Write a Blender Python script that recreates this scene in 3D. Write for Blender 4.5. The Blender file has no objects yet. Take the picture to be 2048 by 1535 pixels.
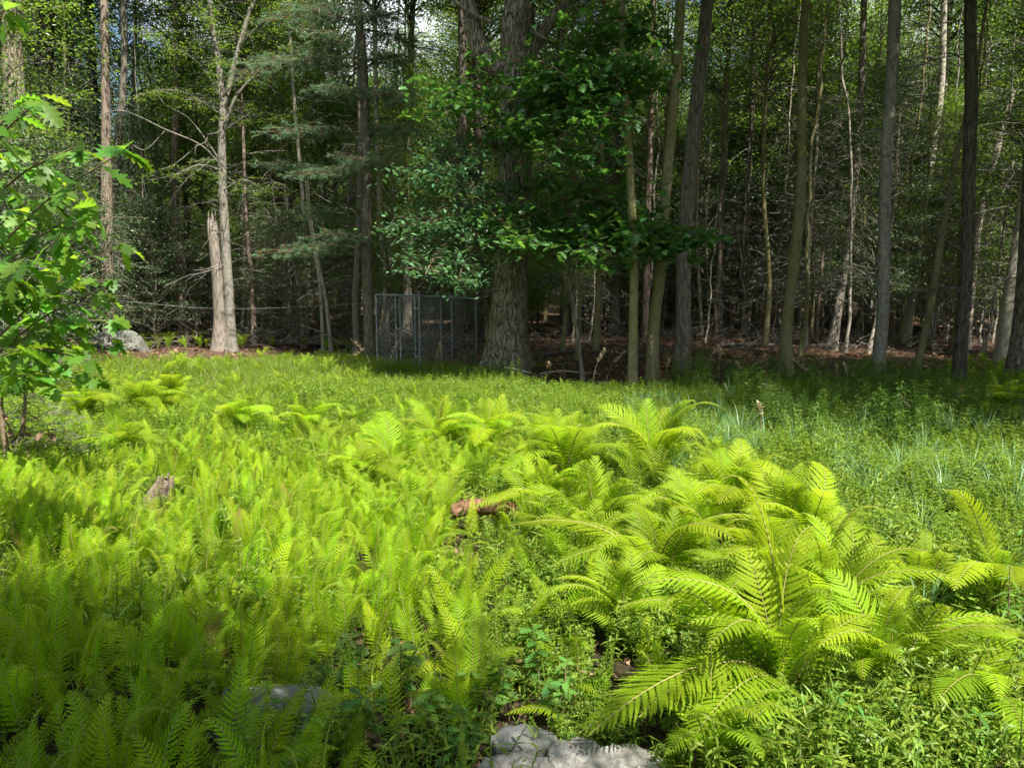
import bpy, math, random
import numpy as np
from math import radians, pi, sin, cos, tan, atan2, sqrt

random.seed(7)
RNG = np.random.default_rng(11)
SC = bpy.context.scene
COL = SC.collection

# ------------------------------------------------------------------ camera, sky, sun, exposure
CZ, PITCH, FPX = 1.9, radians(6.8), 1538.0
cam_d = bpy.data.cameras.new('camera')
cam_d.sensor_width = 36.0
cam_d.lens = 36.0 * FPX / 2048.0
cam_d.clip_start, cam_d.clip_end = 0.05, 1500
cam = bpy.data.objects.new('camera', cam_d)
cam.location = (0, 0, CZ)
cam.rotation_euler = (pi / 2 - PITCH, 0, 0)
COL.objects.link(cam)
SC.camera = cam

SUN_EL, SUN_AZ = radians(58), radians(146)     # azimuth clockwise from +Y (the view direction): behind and to the right
sun_vec = (sin(SUN_AZ) * cos(SUN_EL), cos(SUN_AZ) * cos(SUN_EL), sin(SUN_EL))
W = bpy.data.worlds.new('World'); SC.world = W; W.use_nodes = True
nt = W.node_tree; nt.nodes.clear()
wo = nt.nodes.new('ShaderNodeOutputWorld'); bg = nt.nodes.new('ShaderNodeBackground')
sky = nt.nodes.new('ShaderNodeTexSky'); sky.sky_type = 'NISHITA'; sky.sun_disc = False
sky.sun_elevation = SUN_EL; sky.sun_rotation = SUN_AZ
tcw = nt.nodes.new('ShaderNodeTexCoord'); mpw = nt.nodes.new('ShaderNodeMapping'); mpw.inputs['Scale'].default_value = (2.2, 2.2, 4.5)
nzw = nt.nodes.new('ShaderNodeTexNoise'); nzw.inputs['Scale'].default_value = 1.6; nzw.inputs['Detail'].default_value = 7
crw = nt.nodes.new('ShaderNodeValToRGB'); crw.color_ramp.elements[0].position = 0.47; crw.color_ramp.elements[1].position = 0.62
mxw = nt.nodes.new('ShaderNodeMix'); mxw.data_type = 'RGBA'; mxw.inputs['B'].default_value = (8, 8.3, 8.8, 1)
nt.links.new(tcw.outputs['Generated'], mpw.inputs['Vector']); nt.links.new(mpw.outputs[0], nzw.inputs['Vector'])
nt.links.new(nzw.outputs['Fac'], crw.inputs[0]); nt.links.new(crw.outputs[0], mxw.inputs['Factor'])
nt.links.new(sky.outputs[0], mxw.inputs['A']); nt.links.new(mxw.outputs['Result'], bg.inputs['Color'])
bg.inputs['Strength'].default_value = 0.065
nt.links.new(bg.outputs[0], wo.inputs[0])

sd = bpy.data.lights.new('sun', 'SUN'); sd.energy = 5.0; sd.angle = radians(0.53); sd.color = (1.0, 0.95, 0.86)
so = bpy.data.objects.new('sun', sd); COL.objects.link(so)
so.rotation_euler = (radians(90) - SUN_EL, 0, -SUN_AZ + pi)
so.location = (10, -10, 30)
SC.view_settings.view_transform = 'Standard'; SC.view_settings.look = 'None'
SC.view_settings.gamma = 1; SC.view_settings.use_curve_mapping = False
SC.view_settings.exposure = 1.6
SC.render.engine = 'CYCLES'
cy = SC.cycles
cy.max_bounces = 6; cy.diffuse_bounces = 4; cy.glossy_bounces = 1; cy.transmission_bounces = 4; cy.transparent_max_bounces = 4
cy.caustics_reflective = False; cy.caustics_refractive = False
cy.use_adaptive_sampling = True; cy.adaptive_threshold = 0.02
cy.use_denoising = True; cy.denoiser = 'OPENIMAGEDENOISE'; cy.denoising_prefilter = 'ACCURATE'
cy.sample_clamp_indirect = 6

# ------------------------------------------------------------------ geometry of the view, used to read places off the photograph
FW = np.array([0, cos(PITCH), -sin(PITCH)]); UP = np.array([0, sin(PITCH), cos(PITCH)]); RT = np.array([1.0, 0, 0])
def ray(px, py):
    return FW + (px - 1024) / FPX * RT - (py - 767.5) / FPX * UP
def at(px, py, Y):
    d = ray(px, py); k = Y / d[1]
    return np.array([d[0] * k, Y, CZ + d[2] * k])
def ground(px, py, z=0.0):
    d = ray(px, py); k = (z - CZ) / d[2]
    return np.array([d[0] * k, d[1] * k, z])
def proj(P):
    P = np.asarray(P, float); q = P - np.array([0, 0, CZ])
    c = q @ FW
    return 1024 + FPX * q[..., 0] / c, 767.5 - FPX * (q @ UP) / c
def hgt(x, y):
    x = np.asarray(x, float); y = np.asarray(y, float)
    z = 0.05 * np.sin(x * 0.9 + 1.3) * np.cos(y * 0.7) + 0.04 * np.sin(x * 2.1 + y * 1.7)
    far = np.clip((y - 17) / 14, 0, 1)
    z = z + far * (0.22 * np.sin(x * 0.33 + 2) * np.sin(y * 0.21) + 0.10 * np.sin(x * 0.9 + y * .6))
    z = z + 0.35 * np.exp(-((x - 8) ** 2 / 30 + (y - 29) ** 2 / 22))
    return z
def G(x, y): return float(hgt(x, y))

# ------------------------------------------------------------------ object helpers
def tag(o, label=None, cat=None, group=None, kind=None):
    if label: o['label'] = label
    if cat: o['category'] = cat
    if group: o['group'] = group
    if kind: o['kind'] = kind
    return o
def empty(name, loc, rz=0.0):
    o = bpy.data.objects.new(name, None); COL.objects.link(o)
    o.location = loc; o.rotation_euler = (0, 0, rz); o.empty_display_size = 0.2
    return o
def inst(name, me, parent=None, loc=(0, 0, 0), rot=(0, 0, 0), scale=1.0):
    o = bpy.data.objects.new(name, me); COL.objects.link(o)
    o.location = loc; o.rotation_euler = rot
    o.scale = (scale,) * 3 if not hasattr(scale, '__len__') else scale
    if parent is not None: o.parent = parent
    return o
class MB:
    """collects vertices and faces (tri/quad) with a material index, builds one mesh"""
    def __init__(s): s.V = []; s.F = []; s.n = 0
    def add(s, V, F, m=0, smooth=True):
        V = np.asarray(V, np.float32).reshape(-1, 3); F = np.asarray(F, np.int32)
        if len(V) == 0 or len(F) == 0: return
        s.V.append(V); s.F.append((F + s.n, m, smooth)); s.n += len(V)
    def mesh(s, name, mats):
        me = bpy.data.meshes.new(name)
        V = np.concatenate(s.V)
        me.vertices.add(len(V)); me.vertices.foreach_set('co', V.ravel())
        loops = np.concatenate([f.ravel() for f, m, q in s.F])
        tot = np.concatenate([np.full(len(f), f.shape[1], np.int32) for f, m, q in s.F])
        mi = np.concatenate([np.full(len(f), m, np.int32) for f, m, q in s.F])
        sm = np.concatenate([np.full(len(f), q, bool) for f, m, q in s.F])
        me.loops.add(len(loops)); me.loops.foreach_set('vertex_index', loops.astype(np.int32))
        me.polygons.add(len(tot))
        me.polygons.foreach_set('loop_start', (np.cumsum(tot) - tot).astype(np.int32))
        me.polygons.foreach_set('loop_total', tot)
        me.polygons.foreach_set('material_index', mi)
        me.polygons.foreach_set('use_smooth', sm)
        for m in (mats if isinstance(mats, (list, tuple)) else [mats]): me.materials.append(m)
        me.update(calc_edges=True)
        return me
def tube(P, R, seg=6, rough=0.0, seed=0, cap=False):
    P = np.asarray(P, float); R = np.asarray(R, float) * np.ones(len(P)); n = len(P)
    T = np.gradient(P, axis=0); T /= np.linalg.norm(T, axis=1)[:, None] + 1e-9
    ref = np.array([0, 1.0, 0]) if abs(T[0][1]) < 0.8 else np.array([1.0, 0, 0])
    A = np.cross(T, ref); A /= np.linalg.norm(A, axis=1)[:, None] + 1e-9
    B = np.cross(T, A)
    a = np.linspace(0, 2 * pi, seg, endpoint=False)
    rr = R[:, None] * np.ones(seg)
    if rough:
        g = np.random.default_rng(seed); ph = g.uniform(0, 6.3, 8); z = np.linspace(0, 1, n)[:, None] * n * .35
        for k in range(1, 7):
            rr = rr * (1 + rough / k ** .7 * np.sin(k * a[None] + ph[k] + z * (0.25 + .13 * k)))
    V = P[:, None] + rr[..., None] * (np.cos(a)[None, :, None] * A[:, None] + np.sin(a)[None, :, None] * B[:, None])
    i = np.arange(n - 1)[:, None] * seg; j = np.arange(seg)[None]; k = (j + 1) % seg
    F = np.stack([i + j, i + k, i + seg + k, i + seg + j], -1).reshape(-1, 4)
    V = V.reshape(-1, 3)
    return V, F
def capfan(P, R, seg):  # closing disc built as ring + centre, returned separately
    a = np.linspace(0, 2 * pi, seg, endpoint=False)
    V = np.vstack([np.stack([P[0] + R * np.cos(a), P[1] + R * np.sin(a), np.full(seg, P[2])], 1), [P]])
    F = np.array([[i, (i + 1) % seg, seg] for i in range(seg)])
    return V, F
def smooth_path(pts, n):
    pts = np.asarray(pts, float); t = np.linspace(0, len(pts) - 1, n)
    out = np.zeros((n, 3))
    P = np.vstack([2 * pts[0] - pts[1], pts, 2 * pts[-1] - pts[-2]])
    for q, tt in enumerate(t):
        i = min(int(tt), len(pts) - 2); u = tt - i
        p0, p1, p2, p3 = P[i], P[i + 1], P[i + 2], P[i + 3]
        out[q] = .5 * ((2 * p1) + (-p0 + p2) * u + (2 * p0 - 5 * p1 + 4 * p2 - p3) * u * u + (-p0 + 3 * p1 - 3 * p2 + p3) * u ** 3)
    return out

# ------------------------------------------------------------------ materials
def nmat(name):
    m = bpy.data.materials.new(name); m.use_nodes = True
    t = m.node_tree; t.nodes.clear()
    return m, t, t.nodes.new('ShaderNodeOutputMaterial')
def leaf_mat(name, col, tcol, rough=0.45, trans=0.5, var=0.35, hue=0.03, island=True, spec=0.4, worn=None):
    m, t, out = nmat(name); N = t.nodes.new; L = t.links.new
    geo = N('ShaderNodeNewGeometry'); oi = N('ShaderNodeObjectInfo'); add = N('ShaderNodeMath'); add.operation = 'ADD'
    fr = N('ShaderNodeMath'); fr.operation = 'FRACT'
    L(oi.outputs['Random'], add.inputs[0])
    if island: L(geo.outputs['Random Per Island'], add.inputs[1])
    else: add.inputs[1].default_value = 0.0
    L(add.outputs[0], fr.inputs[0])
    def hsv(c, sgn):
        h = N('ShaderNodeHueSaturation'); h.inputs['Color'].default_value = (*c, 1)
        a = N('ShaderNodeMapRange'); a.inputs['To Min'].default_value = 0.5 - hue; a.inputs['To Max'].default_value = 0.5 + hue * .7
        b = N('ShaderNodeMapRange'); b.inputs['To Min'].default_value = 1 - var; b.inputs['To Max'].default_value = 1 + var
        w = N('ShaderNodeTexWhiteNoise'); w.noise_dimensions = '1D'
        L(fr.outputs[0], w.inputs['W']); L(w.outputs['Value'], a.inputs[0]); L(fr.outputs[0], b.inputs[0])
        L(a.outputs[0], h.inputs['Hue']); L(b.outputs[0], h.inputs['Value'])
        return h.outputs[0]
    c1, c2 = hsv(col, 1), hsv(tcol, 1)
    if worn is not None:      # a share of the leaves has turned this colour
        wn = N('ShaderNodeTexWhiteNoise'); wn.noise_dimensions = '1D'; ad = N('ShaderNodeMath'); ad.operation = 'ADD'; ad.inputs[1].default_value = 3.7
        L(fr.outputs[0], ad.inputs[0]); L(ad.outputs[0], wn.inputs['W'])
        gt = N('ShaderNodeMath'); gt.operation = 'LESS_THAN'; gt.inputs[1].default_value = worn[1]; L(wn.outputs['Value'], gt.inputs[0])
        res = []
        for c in (c1, c2):
            mx = N('ShaderNodeMix'); mx.data_type = 'RGBA'; mx.inputs['B'].default_value = (*worn[0], 1)
            L(gt.outputs[0], mx.inputs['Factor']); L(c, mx.inputs['A']); res.append(mx.outputs['Result'])
        c1, c2 = res
    p = N('ShaderNodeBsdfPrincipled'); p.inputs['Roughness'].default_value = rough; p.inputs['Specular IOR Level'].default_value = spec
    L(c1, p.inputs['Base Color'])
    tr = N('ShaderNodeBsdfTranslucent'); L(c2, tr.inputs['Color'])
    mx = N('ShaderNodeMixShader'); mx.inputs[0].default_value = trans
    L(p.outputs[0], mx.inputs[1]); L(tr.outputs[0], mx.inputs[2]); L(mx.outputs[0], out.inputs[0])
    return m
def bark_mat(name, dark, light, patch=None, pscale=6, pth=0.55, stretch=(9, 9, 1.4), bump=0.6, ring=False, moss=None, vw=.6):
    m, t, out = nmat(name); N = t.nodes.new; L = t.links.new
    tc = N('ShaderNodeTexCoord'); mp = N('ShaderNodeMapping'); mp.inputs['Scale'].default_value = stretch
    L(tc.outputs['Object'], mp.inputs[0])
    n1 = N('ShaderNodeTexNoise'); n1.inputs['Scale'].default_value = 2.2; n1.inputs['Detail'].default_value = 8; n1.inputs['Roughness'].default_value = .65
    L(mp.outputs[0], n1.inputs['Vector'])
    vo = N('ShaderNodeTexVoronoi'); vo.feature = 'DISTANCE_TO_EDGE'; vo.inputs['Scale'].default_value = 2.6
    dm = N('ShaderNodeMix'); dm.data_type = 'RGBA'; dm.inputs['Factor'].default_value = 0.45; L(mp.outputs[0], dm.inputs['A']); L(n1.outputs['Color'], dm.inputs['B'])
    L(dm.outputs['Result'], vo.inputs['Vector'])
    sm = N('ShaderNodeMapRange'); sm.inputs['From Max'].default_value = 0.16; sm.inputs['To Min'].default_value = 1 - vw; L(vo.outputs['Distance'], sm.inputs[0])
    mu = N('ShaderNodeMath'); mu.operation = 'MULTIPLY'; L(n1.outputs['Fac'], mu.inputs[0]); L(sm.outputs[0], mu.inputs[1])
    cr = N('ShaderNodeValToRGB'); cr.color_ramp.elements[0].position = 0.12; cr.color_ramp.elements[1].position = 0.6
    cr.color_ramp.elements[0].color = (*dark, 1); cr.color_ramp.elements[1].color = (*light, 1)
    L(mu.outputs[0], cr.inputs[0]); col = cr.outputs[0]
    cr.color_ramp.elements[0].color = (*[min(1, v * 1.15) for v in dark], 1); cr.color_ramp.elements[1].color = (*[min(1, v * 1.4) for v in light], 1)
    if patch is not None:
        n2 = N('ShaderNodeTexNoise'); n2.inputs['Scale'].default_value = pscale; n2.inputs['Detail'].default_value = 6; n2.inputs['Roughness'].default_value = .7
        L(tc.outputs['Object'], n2.inputs['Vector'])
        c2 = N('ShaderNodeValToRGB'); c2.color_ramp.elements[0].position = pth; c2.color_ramp.elements[1].position = pth + .06
        L(n2.outputs['Fac'], c2.inputs[0])
        mx = N('ShaderNodeMix'); mx.data_type = 'RGBA'; mx.inputs['B'].default_value = (*patch, 1)
        L(c2.outputs[0], mx.inputs['Factor']); L(col, mx.inputs['A']); col = mx.outputs['Result']
    if moss is not None:
        n3 = N('ShaderNodeTexNoise'); n3.inputs['Scale'].default_value = 1.7; n3.inputs['Detail'].default_value = 5
        L(tc.outputs['Object'], n3.inputs['Vector'])
        c3 = N('ShaderNodeValToRGB'); c3.color_ramp.elements[0].position = .42; c3.color_ramp.elements[1].position = .6; c3.color_ramp.elements[1].color = (.5, .5, .5, 1)
        L(n3.outputs['Fac'], c3.inputs[0])
        mx = N('ShaderNodeMix'); mx.data_type = 'RGBA'; mx.inputs['B'].default_value = (*moss, 1)
        L(c3.outputs[0], mx.inputs['Factor']); L(col, mx.inputs['A']); col = mx.outputs['Result']
    p = N('ShaderNodeBsdfPrincipled'); p.inputs['Roughness'].default_value = .9; p.inputs['Specular IOR Level'].default_value = .15
    L(col, p.inputs['Base Color'])
    bp = N('ShaderNodeBump'); bp.inputs['Strength'].default_value = bump; bp.inputs['Distance'].default_value = .03
    L(mu.outputs[0], bp.inputs['Height']); L(bp.outputs[0], p.inputs['Normal']); L(p.outputs[0], out.inputs[0])
    return m
def noise_mat(name, cols, scale=5, detail=8, rough=.9, bump=.4, dist=.02):
    m, t, out = nmat(name); N = t.nodes.new; L = t.links.new
    tc = N('ShaderNodeTexCoord'); n1 = N('ShaderNodeTexNoise'); n1.inputs['Scale'].default_value = scale; n1.inputs['Detail'].default_value = detail
    n1.inputs['Roughness'].default_value = .65
    L(tc.outputs['Object'], n1.inputs['Vector'])
    cr = N('ShaderNodeValToRGB'); el = cr.color_ramp.elements
    while len(el) < len(cols): el.new(.5)
    for i, c in enumerate(cols):
        el[i].position = .3 + .4 * i / (len(cols) - 1); el[i].color = (*c, 1)
    L(n1.outputs['Fac'], cr.inputs[0])
    p = N('ShaderNodeBsdfPrincipled'); p.inputs['Roughness'].default_value = rough; p.inputs['Specular IOR Level'].default_value = .2
    L(cr.outputs[0], p.inputs['Base Color'])
    bp = N('ShaderNodeBump'); bp.inputs['Strength'].default_value = bump; bp.inputs['Distance'].default_value = dist
    L(n1.outputs['Fac'], bp.inputs['Height']); L(bp.outputs[0], p.inputs['Normal']); L(p.outputs[0], out.inputs[0])
    return m

M = {}
M['hay'] = leaf_mat('hayscented_fern_green', (.185, .30, .009), (.43, .67, .014), trans=.45, var=.38, hue=.025, rough=.6, spec=.1, island=False, worn=((.30, .24, .06), .010))
M['bigfern'] = leaf_mat('clump_fern_green', (.20, .30, .014), (.41, .62, .02), trans=.45, var=.3, hue=.02, rough=.6, spec=.12, island=False)
M['rachis'] = noise_mat('fern_stalk', [(.18, .16, .05), (.28, .26, .10)], 20)
M['cover'] = leaf_mat('ground_cover_green', (.14, .22, .025), (.30, .48, .03), trans=.42, var=.4, hue=.03, spec=.35)
M['grass'] = leaf_mat('grass_green', (.145, .225, .025), (.32, .48, .035), trans=.4, var=.35, hue=.025, spec=.4, worn=((.30, .24, .12), .07))
M['blue_grass'] = leaf_mat('broad_grass_green', (.14, .26, .11), (.24, .44, .14), trans=.35, var=.25, hue=.02, spec=.5)
M['weed'] = leaf_mat('weed_green', (.08, .15, .022), (.18, .34, .03), trans=.4, var=.35, spec=.4)
M['canopy'] = leaf_mat('canopy_leaf', (.085, .15, .028), (.24, .42, .04), trans=.42, var=.5, hue=.04, rough=.4, spec=.5)
M['canopy2'] = leaf_mat('canopy_leaf_yellowish', (.095, .165, .03), (.26, .42, .04), trans=.45, var=.4, hue=.03, rough=.4, spec=.5)
M['hemlock'] = leaf_mat('hemlock_needles', (.055, .09, .035), (.10, .18, .05), trans=.25, var=.45, spec=.4)
M['maple'] = leaf_mat('maple_leaf', (.06, .15, .04), (.14, .32, .04), trans=.4, var=.3, hue=.02, rough=.38, spec=.55)
M['locust'] = leaf_mat('blue_green_leaf', (.075, .165, .07), (.14, .30, .09), trans=.35, var=.35, hue=.02, rough=.4, spec=.5)
M['oakleaf'] = leaf_mat('bright_oak_leaf', (.075, .17, .02), (.24, .46, .025), trans=.5, var=.5, hue=.03, rough=.45, spec=.35)
M['seedling'] = leaf_mat('seedling_leaf', (.09, .21, .04), (.20, .42, .05), trans=.4, var=.25, rough=.4, spec=.5)
M['darkseed'] = leaf_mat('dark_lobed_leaf', (.08, .17, .03), (.18, .36, .03), trans=.4, var=.25, rough=.45, spec=.4)
M['pine'] = leaf_mat('pine_needles', (.12, .21, .10), (.16, .28, .12), trans=.3, var=.35, hue=.02, spec=.4)
M['pinetip'] = leaf_mat('browned_needles', (.30, .12, .04), (.3, .12, .03), trans=.3, var=.3)
M['dead_leaf'] = leaf_mat('dead_leaf', (.20, .13, .08), (.20, .10, .04), trans=.2, var=.6, hue=.03, rough=.7, spec=.2)
M['tan'] = leaf_mat('dry_seed_head', (.50, .42, .27), (.40, .32, .18), trans=.3, var=.15, hue=.005, island=False)
M['oakbark'] = bark_mat('furrowed_bark', (.045, .037, .028), (.29, .25, .195), moss=(.16, .14, .075), stretch=(13, 13, 2.0), bump=1, vw=.8)
M['mossbark'] = bark_mat('mossy_bark', (.055, .055, .025), (.17, .155, .085), patch=(.05, .045, .03), pscale=13, pth=.64, stretch=(5, 5, 4), bump=.3, moss=(.15, .15, .035), vw=.12)
M['greybark'] = bark_mat('grey_bark', (.05, .045, .036), (.21, .19, .155), patch=(.32, .32, .27), pscale=22, pth=.60, stretch=(13, 13, 1.4), bump=.7, vw=.6)
M['lichen'] = bark_mat('mottled_bark', (.045, .04, .034), (.16, .147, .12), patch=(.27, .265, .22), pscale=20, pth=.56, stretch=(7, 7, 4), bump=.5, vw=.2)
M['darkbark'] = bark_mat('dark_bark', (.025, .02, .016), (.10, .085, .065), stretch=(14, 14, 1.4), bump=.8, vw=.6)
M['palebark'] = bark_mat('pale_bark', (.12, .105, .085), (.31, .28, .225), patch=(.10, .09, .07), pscale=7, pth=.64, stretch=(6, 6, 5), bump=.3, vw=.15)
M['redbark'] = bark_mat('stringy_bark', (.06, .045, .035), (.24, .19, .15), stretch=(18, 18, 1.0), bump=.9)
M['pinebark'] = bark_mat('pine_bark', (.04, .034, .026), (.15, .13, .095), stretch=(10, 10, 2.4), bump=.6, vw=.5)
M['deadwood'] = bark_mat('weathered_wood', (.05, .04, .033), (.23, .20, .165), stretch=(22, 22, .9), bump=.8)
M['twig'] = noise_mat('dead_twig_grey', [(.07, .065, .052), (.25, .235, .20)], 3)
M['browntwig'] = noise_mat('brown_twig', [(.10, .07, .04), (.22, .17, .11)], 6)
M['rock'] = bark_mat('grey_stone', (.06, .06, .055), (.15, .15, .14), patch=(.26, .27, .24), pscale=19, pth=.56, stretch=(9, 9, 9), bump=.5, moss=(.05, .06, .03), vw=.1)
M['palerock'] = bark_mat('pale_stone', (.10, .095, .085), (.19, .18, .165), patch=(.30, .295, .27), pscale=24, pth=.52, stretch=(7, 7, 7), bump=.7, moss=(.075, .08, .045), vw=.35)
M['steel'] = noise_mat('galvanised_steel', [(.12, .14, .15), (.22, .25, .265)], 12, 4, .45, .1)
M['wire'] = noise_mat('grey_wire', [(.26, .28, .285), (.36, .38, .385)], 12, 4, .5, .1)
M['flower'] = leaf_mat('white_flower', (.7, .7, .62), (.5, .5, .4), trans=.3, var=.1)

# ground: soil under the meadow, leaf litter in the wood
def ground_mat():
    m, t, out = nmat('soil_and_litter'); N = t.nodes.new; L = t.links.new
    tc = N('ShaderNodeTexCoord')
    n1 = N('ShaderNodeTexNoise'); n1.inputs['Scale'].default_value = 14; n1.inputs['Detail'].default_value = 10; n1.inputs['Roughness'].default_value = .75
    n2 = N('ShaderNodeTexVoronoi'); n2.inputs['Scale'].default_value = 9
    n3 = N('ShaderNodeTexNoise'); n3.inputs['Scale'].default_value = .35; n3.inputs['Detail'].default_value = 3
    for n in (n1, n2, n3): L(tc.outputs['Object'], n.inputs['Vector'])
    cr = N('ShaderNodeValToRGB'); e = cr.color_ramp.elements; e[0].position = .3; e[1].position = .72
    e[0].color = (.03, .02, .014, 1); e[1].color = (.26, .17, .11, 1); k = e.new(.5); k.color = (.10, .062, .042, 1)
    L(n1.outputs['Fac'], cr.inputs[0])
    mx = N('ShaderNodeMix'); mx.data_type = 'RGBA'; mx.blend_type = 'MULTIPLY'; mx.inputs['Factor'].default_value = .5
    L(cr.outputs[0], mx.inputs['A']); L(n2.outputs['Color'], mx.inputs['B'])
    soil = N('ShaderNodeMix'); soil.data_type = 'RGBA'; soil.inputs['B'].default_value = (.045, .035, .02, 1)
    sx = N('ShaderNodeSeparateXYZ'); L(tc.outputs['Object'], sx.inputs[0])
    mr = N('ShaderNodeMapRange'); mr.inputs['From Min'].default_value = 17; mr.inputs['From Max'].default_value = 14
    L(sx.outputs['Y'], mr.inputs[0]); L(mr.outputs[0], soil.inputs['Factor']); L(mx.outputs['Result'], soil.inputs['A'])
    p = N('ShaderNodeBsdfPrincipled'); p.inputs['Roughness'].default_value = 1; p.inputs['Specular IOR Level'].default_value = .1
    L(soil.outputs['Result'], p.inputs['Base Color'])
    bp = N('ShaderNodeBump'); bp.inputs['Strength'].default_value = 1; bp.inputs['Distance'].default_value = .04
    L(n1.outputs['Fac'], bp.inputs['Height']); L(bp.outputs[0], p.inputs['Normal']); L(p.outputs[0], out.inputs[0])
    return m
M['ground'] = ground_mat()
xs = np.concatenate([np.linspace(-400, -45, 8), np.linspace(-40, 40, 161), np.linspace(45, 400, 8)])
ys = np.concatenate([np.linspace(-60, -12, 6), np.linspace(-10, 60, 141), np.linspace(65, 500, 10)])
X, Yg = np.meshgrid(xs, ys)
V = np.stack([X, Yg, hgt(X, Yg)], -1).reshape(-1, 3)
nx = len(xs); i = np.arange(len(ys) - 1)[:, None] * nx + np.arange(nx - 1)[None]
F = np.stack([i, i + 1, i + nx + 1, i + nx], -1).reshape(-1, 4)
mb = MB(); mb.add(V, F)
tag(inst('ground', mb.mesh('ground', M['ground'])), kind='structure')

# ------------------------------------------------------------------ scatter by geometry nodes (only for what nobody could count)
def scatter(name, label, sources, P, rot, scl, kind='stuff'):
    """P (n,3), rot (n,3) euler, scl (n,); sources = list of meshes"""
    P = np.asarray(P, np.float32); n = len(P)
    me = bpy.data.meshes.new(name)
    me.vertices.add(n); me.vertices.foreach_set('co', P.ravel())
    a = me.attributes.new('rot', 'FLOAT_VECTOR', 'POINT'); a.data.foreach_set('vector', np.asarray(rot, np.float32).ravel())
    a = me.attributes.new('scl', 'FLOAT', 'POINT'); a.data.foreach_set('value', np.asarray(scl, np.float32).ravel())
    a = me.attributes.new('idx', 'INT', 'POINT'); a.data.foreach_set('value', RNG.integers(0, len(sources), n).astype(np.int32))
    o = bpy.data.objects.new(name, me); COL.objects.link(o)
    g = bpy.data.node_groups.new(name + '_scatter', 'GeometryNodeTree')
    g.interface.new_socket('Geometry', in_out='INPUT', socket_type='NodeSocketGeometry')
    g.interface.new_socket('Geometry', in_out='OUTPUT', socket_type='NodeSocketGeometry')
    N = g.nodes.new; L = g.links.new
    gi, go = N('NodeGroupInput'), N('NodeGroupOutput')
    jg = N('GeometryNodeJoinGeometry')
    for s in reversed(sources):
        src = bpy.data.objects.new(name + '_source', s)
        oi = N('GeometryNodeObjectInfo'); oi.inputs['Object'].default_value = src; oi.inputs['As Instance'].default_value = False
        gt = N('GeometryNodeGeometryToInstance'); L(oi.outputs['Geometry'], gt.inputs[0]); L(gt.outputs[0], jg.inputs[0])
    ip = N('GeometryNodeInstanceOnPoints'); ip.inputs['Pick Instance'].default_value = True
    def na(nm, ty):
        x = N('GeometryNodeInputNamedAttribute'); x.data_type = ty; x.inputs['Name'].default_value = nm
        return x.outputs['Attribute']
    er = N('FunctionNodeEulerToRotation'); L(na('rot', 'FLOAT_VECTOR'), er.inputs[0])
    L(gi.outputs[0], ip.inputs['Points']); L(jg.outputs[0], ip.inputs['Instance']); L(na('idx', 'INT'), ip.inputs['Instance Index'])
    L(er.outputs[0], ip.inputs['Rotation']); L(na('scl', 'FLOAT'), ip.inputs['Scale']); L(ip.outputs[0], go.inputs[0])
    md = o.modifiers.new('scatter', 'NODES'); md.node_group = g
    return tag(o, label=label, kind=kind)

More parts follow.
